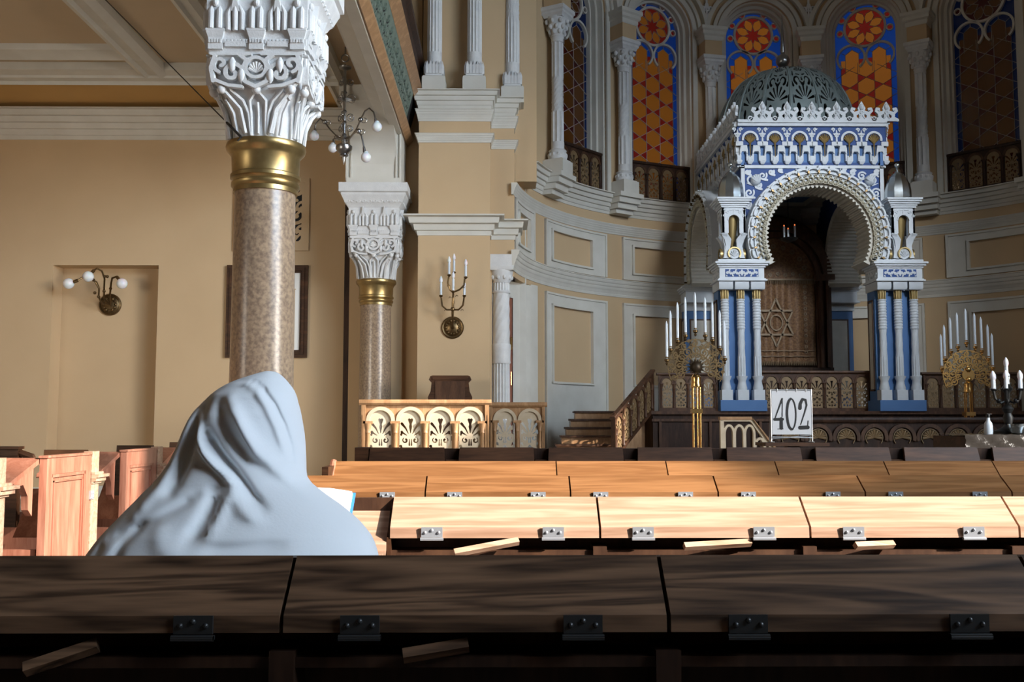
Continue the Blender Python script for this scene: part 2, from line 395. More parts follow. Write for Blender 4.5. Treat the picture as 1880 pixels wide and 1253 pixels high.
# ---- side aisle ceiling with coffers and cornice
ZC = 6.10
b = MB(); b.box(-10, -1.6, -6, YW, ZC + .12, ZC + .3); struct('ceiling_aisle', b, CEIL)
def cor(z0, z1, y0, dy, n=5):
    """stepped cornice profile against plane y0 (facing -y), widening upward"""
    pr = [(y0, z0)]
    for i in range(n):
        t0, t1 = i / n, (i + 1) / n
        pr += [(y0 - dy * (t0 ** 1.3) - .012, z0 + (z1 - z0) * t0), (y0 - dy * (t0 ** 1.3) - .012 - dy * .05, z0 + (z1 - z0) * (t0 + .72 / n)), (y0 - dy * (t1 ** 1.3) - .004, z0 + (z1 - z0) * (t0 + .78 / n))]
    pr += [(y0 - dy, z1), (y0, z1)]
    return pr
b = MB(); b.bar(cor(5.62, 6.05, YW, .34), -10, -2.35); struct('trim_2', b, WHT)
b = MB(); b.box(-10, -2.35, 14.15, YW, ZC + .02, ZC + .13); struct('trim_3', b, OCHRE)
b = MB()
pr = [(0, 0), (.0, -.05), (.10, -.10), (.12, -.05), (.26, -.05), (.28, -.02), (.45, -.0), (.45, .12), (0, .12)]
b.bar([(14.15 - y, ZC + z + .01) for y, z in pr], -10, -2.35)                 # moulding across
for xc, wd in ((-4.95, .20), (-3.72, .16), (-2.42, .14)):
    b.bary([(xc - wd, ZC + .13), (xc - wd, ZC), (xc - wd * .5, ZC - .05), (xc - wd * .3, ZC - .01), (xc + wd * .3, ZC - .01), (xc + wd * .5, ZC - .05), (xc + wd, ZC), (xc + wd, ZC + .13)], -5.9, 13.9 if xc < -3 else YW)
b.bar([(13.25, ZC + .13), (13.25, ZC - .02), (13.15, ZC + .03), (13.05, ZC + .05), (13.0, ZC + .13)], -10, -4.8)
struct('trim_4', b, WHT)
# entablature beam over the colonnade
b = MB(); b.box(-1.80, -1.50, -5.9, YW - .02, 5.50, ZC + .2)
b.bary([(-1.88, 5.72), (-1.80, 5.56), (-1.78, 5.50), (-1.62, 5.44), (-1.60, 5.40), (-1.47, 5.40), (-1.45, 5.46), (-1.50, 5.52), (-1.50, 5.72)], -5.9, YW - .02)
struct('trim_5', b, WHT)

# ---- gallery parapet: dark wood rails with green carved band
t = thing('gallery_parapet', 'dark wooden gallery parapet with a carved green and gold band, high on the left', 'parapet', (0, 0, 0))
b = MB()
b.bary([(-1.50, 5.44), (-1.44, 5.41), (-1.36, 5.50), (-1.38, 5.60), (-1.50, 5.60)], -5, YW - .05); b.build('lower_rail', W_BAL, t)
b = MB(); b.bary([(-1.50, 5.60), (-1.43, 5.60), (-1.32, 6.02), (-1.50, 6.02)], -5, YW - .05); b.build('backing_board', DARKV, t)
b = MB(); b.bary([(-1.50, 6.02), (-1.30, 6.02), (-1.24, 6.08), (-1.26, 6.14), (-1.20, 6.20), (-1.22, 6.27), (-1.50, 6.27)], -5, YW - .05); b.build('upper_rail', W_BAL, t)
b = MB(); b.bary([(-1.50, 6.27), (-1.27, 6.27), (-1.25, 6.60), (-1.19, 6.66), (-1.19, 6.74), (-1.50, 6.74)], -5, YW - .05); b.build('top_rail', W_DARK, t)
def gmap(y, d, z):
    s_ = (z - 5.60) / .42
    return (-1.43 + .11 * s_ + .004 + d, y, z)
gb = MB()
L = []
for k in range(13):
    L += shift(orn_fret(.16, .38), 9.9 + .34 * k + .17, 5.62)
plate(gb, L, 9.7, 14.4, 5.60, 6.02, 400, 40, 0, .012, invert=True, fmap=gmap)
gb.build('carved_band', GREENF, t)

# ================================================================== COLUMNS OF THE COLONNADE
def big_column(loc, label):
    t = thing('marble_column', label, 'column', loc)
    b = MB(); b.sq([(.36, 0), (.36, .22)]); b.lathe([(.33, .22), (.35, .26), (.33, .31), (.27, .34), (.29, .38), (.245, .42)], 40); b.build('base', IVORY, t)
    b = MB(); b.lathe([(.24, .42), (.238, 1.2), (.225, 2.98)], 48); b.build('shaft', MARBLE, t, smooth=60)
    b = MB(); b.lathe([(.24, 2.90), (.238, 2.935), (.255, 2.95), (.255, 2.975), (.24, 2.985), (.245, 3.0), (.262, 3.01), (.262, 3.035), (.25, 3.045), (.256, 3.18), (.27, 3.20), (.293, 3.225), (.30, 3.25), (.293, 3.275), (.26, 3.285)], 56); b.build('collar', BRONZE, t, smooth=50)
    # --- capital
    def sup(h, e, z, n=48):
        r = []
        for j in range(n):
            a = 2 * PI * j / n + PI / 4; c, s_ = cos(a), sin(a)
            r.append((h * math.copysign(abs(c) ** (2 / e), c), h * math.copysign(abs(s_) ** (2 / e), s_), z))
        return r
    b = MB()
    b.loft([sup(.245, 2, 3.27), sup(.25, 2.2, 3.42), sup(.262, 2.6, 3.52), sup(.30, 3.6, 3.60), sup(.335, 6, 3.70), sup(.345, 10, 3.88)])
    b.sq([(.352, 3.87), (.352, 3.92), (.365, 3.94), (.365, 3.98)]); b.sq([(.35, 3.98), (.355, 4.05), (.37, 4.07), (.37, 4.31), (.385, 4.33), (.40, 4.36), (.42, 4.38)])
    b.sq([(.42, 4.38), (.46, 4.47), (.47, 4.49), (.47, 4.515), (.50, 4.53), (.50, 4.66)])
    b.build('capital', CARVE, t)
    def faces(fn):
        m = MB()
        for k in range(4):
            m.M = Matrix.Rotation(k * PI / 2, 4, 'Z'); fn(m)
        return m
    def leaves(m):     # fluted neck with round arched leaves
        for x in (-.17, 0, .17):
            y = -.262
            m.tube([(x * .62 - .05, y + .02, 3.29), (x * .75 - .055, y - .005, 3.45), (x * 1.0 - .06, y - .03, 3.54), (x * 1.15, y - .07, 3.61), (x * 1.0 + .06, y - .03, 3.54), (x * .75 + .055, y - .005, 3.45), (x * .62 + .05, y + .02, 3.29)], .013, 6)
            m.tube([(x * .62, y + .005, 3.30), (x * .8, y - .005, 3.46), (x, y - .03, 3.53)], .011, 6)
            m.ball((x * 1.5, -.335 - .0, 3.61), .035, 10)
        for sx in (-1, 1):
            m.tube([(sx * .09, -.27, 3.30), (sx * .13, -.28, 3.48), (sx * .24, -.325, 3.60), (sx * .31, -.352, 3.68), (sx * .335, -.355, 3.84)], [.014, .014, .018, .02, .012], 6)
    faces(leaves).build('leaf_collar', CARVE, t)
    def carve(m):
        L = mirror([(spiral(.17, 3.72, .085, .02, 200, -200), .014), (spiral(.26, 3.79, .06, .015, -80, 250), .013), (([(0, 3.62), (.08, 3.66), (.10, 3.74), (.07, 3.82), (.12, 3.86)]), .014),
                    ([(.31, 3.66), (.33, 3.76), (.30, 3.86)], .013), ([(.10, 3.62), (.20, 3.63), (.30, 3.67)], .012), ([(.04, 3.865), (.33, 3.865)], .010)])
        L += [(spiral(0, 3.765, .075, .075, 0, 360, 20), .012)]
        plate(m, L, -.345, .345, 3.60, 3.88, 92, 38, -.375, -.33)
        for k in range(-3, 4):
            a = rad(90 + k * 26); m.tube([(0, -.352, 3.73), (.055 * cos(a), -.365, 3.745 + .062 * sin(a))], [.006, .012], 6)
        for sx in (-1, 1):
            for (x, z) in ((.175, 3.78), (.105, 3.70)):
                m.lathe([(.004, -.055), (.022, -.03), (.03, 0), (.026, .03), (.010, .06)], 10, (sx * x, -.362, z))
    faces(carve).build('carved_scrolls', CARVE, t)
    def upper(m):
        for i in range(26):
            x = -.345 + .69 * i / 25; m.box(x - .007, x + .007, -.372, -.36, 3.945, 3.975)
        for x in (-.30, 0, .30):
            m.box(x - .068, x + .068, -.396, -.35, 4.035, 4.05); m.loft([[(x + q * a, y, z) for q, y in ((-1, -.35), (1, -.35), (1, yy_), (-1, yy_))] for a, yy_, z in ((.052, -.376, 3.985), (.056, -.380, 4.0), (.066, -.394, 4.03), (.066, -.394, 4.036))]); m.box(x - .052, x + .052, -.378, -.35, 3.90, 3.985)
            for q in range(5): m.box(x - .046 + q * .020, x - .034 + q * .020, -.388, -.376, 3.945, 3.975)
            for dx in (-.03, .03):
                m.tube([(x + dx, -.385, 4.05), (x + dx, -.385, 4.19), (x + dx, -.378, 4.225)], [.021, .021, .004], 8)
            m.ball((x, -.385, 4.25), .022, 8, 1.4)
        for x in (-.155, .155):
            m.box(x - .075, x + .075, -.375, -.35, 3.92, 3.96)
            for dx in (-.05, 0, .05):
                m.tube([(x + dx, -.375, 4.04), (x + dx, -.378 - (.01 if dx == 0 else 0), 4.17), (x + dx * .6, -.385, 4.23 + (.05 if dx == 0 else 0))], [.019, .021, .006], 8)
            m.loft([[(x - .03, -.37, 4.18), (x + .03, -.37, 4.18), (x + .03, -.395, 4.18), (x - .03, -.395, 4.18)], [(x - .004, -.37, 4.32), (x + .004, -.37, 4.32), (x + .004, -.42, 4.32), (x - .004, -.42, 4.32)]])
        m.M = m.M @ Matrix.Translation((0, -.425, 4.385)) @ Matrix.Rotation(rad(-24), 4, 'X')
        for i in range(10):
            x = -.40 + .80 * (i + .5) / 10
            m.ring(x, .02, .026, .038, 0, 180, -.012, .012, 10); m.ball((x, -.004, .022), .018, 8)
            m.box(x + .031, x + .047, -.010, .012, -.005, .025)
    faces(upper).build('arcaded_frieze', CARVE, t)
    return t
near_col = big_column((-1.80, 7.5, 0), 'nearest brown marble column, directly behind the shawled person, with carved white capital')
far_col = dup(near_col, (-1.87, 14.8, 0), 0, 'farther brown marble column with carved white capital, beside the end wall')
# impost posts that carry the beam
b = MB()
for yc in (14.8, 7.5):
    b.sq([(.40, 4.66), (.40, 5.74)], (-1.87 if yc > 10 else -1.80, yc, 0))
    x = -1.87 if yc > 10 else -1.80
    for sy in (-1, 1):
        if yc > 10 and sy > 0: continue
        prof = []
        for i in range(9):
            a = PI / 2 * i / 8; prof.append((yc + sy * (.40 + 1.2 * (1 - cos(a))), 4.95 + .57 * sin(a)))
        b.loft([[(x - .33, y, z), (x + .33, y, z), (x + .33, y, 5.74), (x - .33, y, 5.74)] for y, z in prof])
for dx in (-.40, -.33, .33, .385):
    b.box(-1.87 + dx - .012, -1.87 + dx + .012, 14.37, 14.42, 4.70, 5.5)
b.box(-2.27, -1.47, 14.36, 14.42, 4.66, 4.74)
struct('trim_6', b, WHT)

# ================================================================== PIER BETWEEN AISLE AND APSE
YP, YQ = 14.6, 14.95
XL_, XR_, XQ = -1.232, -.165, .20
b = MB()
b.box(XL_, XR_, YP, 15.5, 0, 6.12); b.box(XR_ - .02, XQ, YQ, 15.5, 3.62, 6.05); b.box(XR_ - .02, -.14, YQ, 15.5, 0, 3.62)
b.box(XL_ + .02, .12, 15.02, 15.5, 6.1, 12.6); b.box(.10, .55, 15.22, 15.72, 4.9, 12.6)
b.box(-1.6, XL_, 15.1, 15.5, 0, 12.6)
struct('wall_pier', b, TAN)
def pier_mould(b, z0, z1, out, steps=5):
    """moulding carried round the pier with mitred corners"""
    path = [((XL_, 15.3), (-1, 0)), ((XL_, YP), (-1, -1)), ((XR_, YP), (1, -1)), ((XR_, YQ), (1, -1)), ((XQ, YQ), (1, -1)), ((XQ, 15.5), (1, 0))]
    n = steps; pr = [(0, z0)]
    for i in range(n):
        q0, q1 = i / n, (i + 1) / n; f = lambda q: out * q ** 1.35 + .012
        pr += [(f(q0), z0 + (z1 - z0) * q0), (f(q0) + out * .05, z0 + (z1 - z0) * (q0 + .7 / n)), (f(q1) - .006, z0 + (z1 - z0) * (q0 + .78 / n))]
    pr += [(out + .012, z1), (0, z1)]
    b.loft([[(x + a * o, y + c * o, z) for o, z in pr] for (x, y), (a, c) in path])
b = MB()
pier_mould(b, 5.335, 5.47, .05); pier_mould(b, 5.66, 5.84, .05); pier_mould(b, 5.85, 6.12, .13, 4)
pier_mould(b, 3.93, 4.215, .20, 3)
struct('trim_7', b, WHT)

# fluted columns on the pier ledge
def shaft_fn(r, z0, z1, nf, twist, depth=.09, seg=64, rows=20):
    """twist(z in 0..1) gives flute phase"""
    rings = []
    for i in range(rows + 1):
        t_ = i / rows; z = z0 + (z1 - z0) * t_; ph = twist(t_)
        rr = r * (1 - .04 * t_)
        rings.append([(rr * (1 - depth * abs(sin(nf * (2 * PI * j / seg - ph) / 2)) ** .6) * cos(2 * PI * j / seg), rr * (1 - depth * abs(sin(nf * (2 * PI * j / seg - ph) / 2)) ** .6) * sin(2 * PI * j / seg), z) for j in range(seg)])
    return rings
def ledge_column(loc, label, twist, group=None):
    t = thing('fluted_column', label, 'column', loc, 0, group)
    b = MB(); b.sq([(.175, 0), (.175, .23), (.165, .26), (.13, .275)]); b.build('plinth', WHT, t)
    b = MB(); b.sq([(.13, .27), (.135, .38), (.13, .45)])
    for k in range(4):
        b.M = Matrix.Rotation(k * PI / 2, 4, 'Z')
        for x in (-.10, -.05, 0, .05, .10):
            b.loft([[(x - .022, -.13, .30), (x + .022, -.13, .30), (x + .022, -.147, .30), (x - .022, -.147, .30)], [(x - .024, -.13, .42), (x + .024, -.13, .42), (x + .024, -.152, .42), (x - .024, -.152, .42)], [(x - .004, -.12, .50), (x + .004, -.12, .50), (x + .004, -.13, .50), (x - .004, -.13, .50)]])
    b.M = None; b.lathe([(.112, .44), (.112, .66)], 32); b.build('carved_foot', CARVE, t)
    b = MB(); b.loft(shaft_fn(.112, .66, 3.4, 14, twist, .12, 84, 40)); b.build('shaft', CARVE, t, smooth=50)
    b = MB(); b.lathe([(.12, 3.4), (.16, 3.7)], 24); b.sq([(.18, 3.7), (.2, 3.9)]); b.build('capital', CARVE, t)
    return t
c1 = ledge_column((-1.02, 14.80, 6.12), 'leftmost fluted white column on the pier ledge, above the candle sconce', lambda q: 0)
dup(c1, (-.41, 14.80, 6.12), 0, 'second fluted white column on the pier ledge, nearer the apse')
c3 = ledge_column((.17, 15.05, 6.05), 'spirally fluted white column on the set-back ledge of the pier', lambda q: max(0, q - .25) * 9)
c4 = ledge_column((.02, 15.32, 6.05), 'half hidden twisted white column behind the set-back pier column', lambda q: max(0, q - .15) * 12)

# column and blocks beside the vestry door
t = thing('carved_column', 'slender carved white column between the pier and the wooden door', 'column', (.0, 15.05, 0))
b = MB(); b.sq([(.15, 0), (.15, 1.1), (.13, 1.2)]); b.build('base', CARVE, t)
b = MB(); b.loft(shaft_fn(.135, 1.2, 2.05, 18, lambda q: 0, .1, 108, 4)); b.lathe([(.138, 2.05), (.145, 2.07), (.14, 2.1), (.145, 2.25), (.15, 2.33), (.138, 2.35)], 32)
b.loft(shaft_fn(.135, 2.35, 3.12, 9, lambda q: q * 3.0, .05, 90, 30)); b.lathe([(.138, 3.12), (.145, 3.14), (.132, 3.16)], 32); b.build('shaft', CARVE, t)
b = MB(); b.loft(shaft_fn(.13, 3.16, 3.28, 18, lambda q: 0, .1, 108, 2)); b.lathe([(.13, 3.28), (.16, 3.34), (.18, 3.44), (.185, 3.47)], 24)
for k in range(10):
    a = 2 * PI * k / 10; b.ball((.155 * cos(a), .155 * sin(a), 3.36), .03, 8, 1.3)
b.sq([(.17, 3.46), (.19, 3.50), (.19, 3.53), (.175, 3.53), (.175, 3.70)]); b.build('capital', CARVE, t)

# ================================================================== APSE
b = MB()
R = RA
def cyl_wall(b, a0, a1, z0, z1, r0=RA, r1=RA + .35, n=None):
    b.sweep_arc([(r0, z0), (r1, z0), (r1, z1), (r0, z1)], CX, CY, a0, a1, n or max(2, int(abs(a1 - a0) / 2.5)))
cyl_wall(b, -67, 92, 0, ZL - .02); cyl_wall(b, -80, -67, 3.38, ZL - .02)
struct('wall_apse', b, TAN, smooth=40)
# white framed panels with inner moulding (flush frames a little proud of the wall)
def panel(b, a0, a1, z0, z1, i0, i1, iz0, iz1):
    r = RA
    p = .03
    cyl = lambda q0, q1, y0, y1, rr0, rr1: b.sweep_arc([(rr0, y0), (rr1, y0), (rr1, y1), (rr0, y1)], CX, CY, q0, q1, 8)
    cyl(a0, i0, z0, z1, r - p, r + .02); cyl(i1, a1, z0, z1, r - p, r + .02); cyl(i0, i1, z0, iz0, r - p, r + .02); cyl(i0, i1, iz1, z1, r - p, r + .02)
    e = .5; m = .035
    cyl(a0, a0 + e, z0, z1, r - p - .02, r); cyl(a1 - e, a1, z0, z1, r - p - .02, r); cyl(a0, a1, z1 - m, z1, r - p - .02, r)
    cyl(i0, i0 + e, iz0, iz1, r - p - .035, r); cyl(i1 - e, i1, iz0, iz1, r - p - .035, r)
    cyl(i0, i1, iz1 - m, iz1, r - p - .035, r); cyl(i0, i1, iz0, iz0 + m, r - p - .035, r)
b = MB()
for s_ in (1, -1):
    for (a0, a1, i0, i1) in ((-61.4, -39.6, -59.1, -43.9), (-34.8, -14.0, -32.2, -17.0)):
        A = (a0, a1, i0, i1) if s_ > 0 else (-a1, -a0, -i1, -i0)
        panel(b, A[0], A[1], 3.80, 4.59, A[2], A[3], 3.90, 4.46); panel(b, A[0], A[1], .6, 3.36, A[2], A[3], 1.82, 3.17)
panel(b, -80, -66.9, 3.80, 4.60, -78, -69.5, 3.90, 4.46)
struct('trim_8', b, WHT)
# curved cornices
b = MB()
def ringprof(z0, z1, out, kind='up'):
    n = 5; pr = [(RA + .02, z0)]
    for i in range(n):
        q0, q1 = i / n, (i + 1) / n
        f_ = (lambda q: q ** 1.3) if kind == 'up' else (lambda q: 1 - (1 - q) ** .5 * .0 if False else sin(PI * min(1, q * 1.1)))
        pr += [(RA - out * f_(q0) - .012, z0 + (z1 - z0) * q0), (RA - out * f_(q0) - .02, z0 + (z1 - z0) * (q0 + .7 / n)), (RA - out * f_(q1) - .004, z0 + (z1 - z0) * (q0 + .78 / n))]
    return pr + [(RA - out if kind == 'up' else RA, z1), (RA + .02, z1)]
b.sweep_arc(ringprof(3.46, 3.77, .11), CX, CY, -82, 92, 90)
b.sweep_arc(ringprof(4.62, 4.80, .07), CX, CY, -82, 92, 90)
b.sweep_arc(ringprof(4.98, ZL, .24), CX, CY, -72, 92, 90)
struct('trim_9', b, WHT, smooth=30)
b = MB()
for a in (-60, -36, -12, 12, 36, 60):   # ledge blocks breaking forward under the columns
    for (o, z0, z1) in ((.12, 4.98, 5.06), (.20, 5.06, 5.16), (.27, 5.16, 5.26), (.33, 5.26, ZL + .005)):
        b.M = Matrix.Translation((CX, CY, 0)) @ Matrix.Rotation(rad(-a), 4, 'Z'); b.box(-.17 - o * .35, .17 + o * .35, RA - .08 - o, RA, z0, z1)
b.M = None
struct('trim_10', b, WHT)

# window bays (each 24 degrees, flat, with an arched opening)
AP = RA * cos(rad(12))
HWO, ZS = .70, 8.77
for k, a in enumerate((-48, -24, 0, 24, 48)):
    b = MB(); b.arch_wall(-1.05, 1.05, ZL - .02, 11.4, 0, HWO, ZS, AP, AP + .42)
    o = struct('wall_apse_bay', b, TAN, loc=(CX, CY, 0), rz=rad(-a))
    b = MB()
    b.ring(0, ZS, HWO, HWO + .10, 0, 180, AP - .03, AP + .1, 32); b.ring(0, ZS, HWO + .12, HWO + .19, 0, 180, AP - .06, AP + .1, 32); b.ring(0, ZS, HWO + .26, HWO + .34, 0, 180, AP - .10, AP + .05, 32)
    for s_ in (-1, 1):
        b.box(s_ * (HWO + .05) - .05, s_ * (HWO + .05) + .05, AP - .03, AP + .1, ZL, ZS)
        # stepped white reveal
        b.box(min(s_ * .60, s_ * HWO), max(s_ * .60, s_ * HWO), AP + .16, AP + .44, ZL, ZS)
        b.box(min(s_ * .66, s_ * HWO), max(s_ * .66, s_ * HWO), AP + .04, AP + .17, ZL, ZS)
    b.ring(0, ZS, .60, HWO + .02, 0, 180, AP + .16, AP + .44, 32); b.ring(0, ZS, .66, HWO + .02, 0, 180, AP + .04, AP + .17, 32)
    struct('trim_%d' % (11 + k), b, WHT, loc=(CX, CY, 0), rz=rad(-a))
b = MB()
for s_ in (1, -1):
    cyl_wall(b, s_ * 60, s_ * 92 if s_ > 0 else -73, ZL - .02, 11.4)
struct('wall_apse_flank', b, TAN)

def make_window(idx, a, key, first=None):
    root = bpy.data.objects.new('window_%d' % idx, None); COL.objects.link(root); root['kind'] = 'structure'
    root.location = (CX, CY, 0); root.rotation_euler[2] = rad(-a)
    G = GL[key]; y = AP + .34
    b = MB()                                           # glass: lattice, blue, red, orange
    arc = [(.57 * cos(PI * i / 24), ZS + .57 * sin(PI * i / 24)) for i in range(25)]
    b.m = 1; b.prism([(-.57, 5.4), (.57, 5.4)] + arc, y + .010, y + .020)
    b.m = 0; b.box(-.46, .46, y - .002, y + .010, 5.4, 8.27)
    b.m = 2; b.ring(0, 8.88, .001, .36, 0, 360, y - .004, y + .010, 32)
    b.m = 3
    for q in range(8):
        a_ = 2 * PI * (q + .5) / 8; cx, cz = .225 * cos(a_), 8.88 + .225 * sin(a_)
        b.prism([(cx + (.13 if j % 3 == 0 else .088) * cos(a_ + PI * j / 3), cz + (.13 if j % 3 == 0 else .088) * sin(a_ + PI * j / 3)) for j in range(6)], y - .008, y)
    for s_ in (-1, 1):
        b.prism([(s_ * .25 - .125, 8.0), (s_ * .25 + .125, 8.0), (s_ * .25 + .125, 8.38), (s_ * .25, 8.47), (s_ * .25 - .125, 8.38)], y - .006, y + .002)
    b.m = 2
    for q in (25, 62, 118, 155, -8, 188):
        b.ring(.465 * cos(rad(q)), 8.88 + .465 * sin(rad(q)), .001, .052, 0, 360, y - .004, y + .006, 14)
    b.build('stained_glass', list(G), root, smooth=0)
    b = MB()                                           # white stone tracery
    y0, y1 = y - .05, y + .012
    b.ring(0, 8.88, .355, .40, 0, 360, y0, y1, 36)
    for s_ in (-1, 1):
        b.ring(s_ * .27, 8.30, .235, .275, -50, 230, y0, y1, 26)
        b.box(min(s_ * .56, s_ * .61), max(s_ * .56, s_ * .61), y0 - .03, y1 + .02, 5.36, ZS)
    b.ring(0, ZS, .56, .61, 0, 180, y0 - .03, y1 + .02, 32)
    for q in (25, 62, 118, 155, -8, 188):
        b.ring(.465 * cos(rad(q)), 8.88 + .465 * sin(rad(q)), .045, .068, 0, 360, y0, y1, 14)
    b.build('tracery', WHT, root)
    b = MB(); y0, y1 = y - .014, y - .002; lw = .0045
    def seg(p, q):
        b.strip([p, q], lw, y0, y1)
    def clip(nx, nz, c):                               # line nx*x+nz*z=c in the rect
        pts = []
        X0, X1, Z0, Z1 = -.56, .56, 5.4, 8.12
        for x in (X0, X1):
            if abs(nz) > 1e-9:
                z = (c - nx * x) / nz
                if Z0 <= z <= Z1: pts.append((x, z))
        for z in (Z0, Z1):
            if abs(nx) > 1e-9:
                x = (c - nz * z) / nx
                if X0 <= x <= X1: pts.append((x, z))
        if len(pts) >= 2: seg(pts[0], pts[-1])
    for n in range(-3, 4):
        if abs((n + .5) * LS) < .5: seg(((n + .5) * LS, 5.4), ((n + .5) * LS, 8.2))
    s3 = .8660254
    for n in range(10, 45): clip(-.5, s3, (n + .25) * LS); clip(-.5, -s3, (-n - .5 + .25) * LS)
    for x in (-.46, .46): seg((x, 5.4), (x, 8.25))
    for q in range(8):
        a_ = 2 * PI * (q + .5) / 8; cx, cz = .225 * cos(a_), 8.88 + .225 * sin(a_)
        P_ = [(cx + (.132 if j % 3 == 0 else .09) * cos(a_ + PI * j / 3), cz + (.132 if j % 3 == 0 else .09) * sin(a_ + PI * j / 3)) for j in range(7)]
        b.strip(P_, lw, y - .02, y - .004)
    for s_ in (-1, 1):
        for p, q in (((-.125, 8.0), (-.125, 8.38)), ((-.125, 8.38), (0, 8.47)), ((0, 8.47), (.125, 8.38)), ((.125, 8.38), (.125, 8.0)), ((0, 8.47), (0, 8.56)), ((-.125, 8.38), (-.2, 8.43)), ((.125, 8.38), (.2, 8.43))):
            seg((s_ * .25 + p[0], p[1]), (s_ * .25 + q[0], q[1]))
    b.build('lead_bars', LEAD, root, smooth=0)
for i, (a, key) in enumerate(((-48, 'dim'), (-24, 'mid'), (0, 'lit'), (24, 'lit'), (48, 'dim'))): make_window(i + 1, a, key)

# colonnettes between the windows
t = thing('window_column', 'first', 'column', (0, 0, 0))
b = MB(); b.box(-.19, .19, -.19, .19, 0, .23); b.box(-.165, .165, -.165, .165, .23, .25); b.build('plinth', WHT, t)
b = MB(); b.lathe([(.15, .25), (.165, .30), (.15, .36), (.14, .38), (.155, .41), (.13, .43)], 28)
for k in range(12):
    a = 2 * PI * k / 12; b.ball((.145 * cos(a), .145 * sin(a), .33), .028, 8, 1.5)
b.lathe([(.112, .42), (.112, .56)], 28); b.build('foot', CARVE, t)
b = MB()
b.loft(shaft_fn(.11, .56, 2.30, 9, lambda q: 13.0 * min(max(q - .30, 0), .35), .2, 72, 60)); b.lathe([(.106, 2.30), (.106, 2.37), (.118, 2.39), (.106, 2.41)], 28); b.build('shaft', CARVE, t, smooth=50)
b = MB(); b.lathe([(.105, 2.40), (.13, 2.50), (.17, 2.66), (.20, 2.72)], 24)
for lv, rr, n in ((2.47, .13, 8), (2.55, .155, 8), (2.64, .19, 8)):
    for k in range(n):
        a = 2 * PI * (k + (.5 if lv == 2.55 else 0)) / n; b.ball((rr * cos(a), rr * sin(a), lv), .036, 8, 1.25)
b.sq([(.17, 2.70), (.185, 2.74), (.205, 2.76), (.205, 2.80), (.23, 2.82), (.23, 2.88)]); b.build('capital', CARVE, t)
b = MB(); b.sq([(.175, 2.88), (.175, 3.18)]); b.build('impost_block', TAN, t)
b = MB(); b.sq([(.18, 3.18), (.20, 3.21), (.20, 3.26), (.235, 3.29), (.235, 3.35), (.265, 3.38), (.265, 3.44)]); b.build('impost_cornice', WHT, t)
wl = {-60: 'leftmost white colonnette of the apse windows, with spiral fluting', -36: 'white spiral colonnette between the first and second stained glass windows from the left',
      -12: 'white spiral colonnette left of the window behind the dome', 12: 'white colonnette mostly hidden behind the dome and its finial', 36: 'white spiral colonnette right of the dome, between two stained glass windows'}
for i, a in enumerate((-60, -36, -12, 12, 36)):
    x, y = apse_pt(a, RA - .20)
    if i == 0: t.location = (x, y, ZL); t.rotation_euler[2] = rad(-a); t['label'] = wl[a]; WC = t
    else: dup(WC, (x, y, ZL), rad(-a), wl[a])
# small relief ornaments above imposts
orn = MB()
L = mirror([(spiral(.07, .30, .05, .012, -90, 240), .014), ([(0, .1), (.05, .22), (.02, .38)], .013), (spiral(.06, .16, .04, .01, 90, -220), .012)]) + [([(0, -.05), (0, .5)], (.012, .02)), ([(-.09, .25), (.09, .25)], .012)]
plate(orn, L, -.15, .15, -.06, .54, 50, 100, -.03, .02)
first = None
for a in (-36, -12, 12, 36):
    x, y = apse_pt(a, RA - .06)
    lb = {-36: 'white plaster relief above the column between first and second window', -12: 'white plaster star relief above the column left of the dome', 12: 'white plaster star relief above the dome finial, right side', 36: 'white plaster relief above the column right of the dome'}[a]
    if first is None:
        first = orn.build('wall_ornament', CARVE, None, (x, y, 8.98), rad(-a), label=lb, category='ornament')
    else:
        o = first.copy(); COL.objects.link(o); o.location = (x, y, 8.98); o.rotation_euler[2] = rad(-a); o['label'] = lb

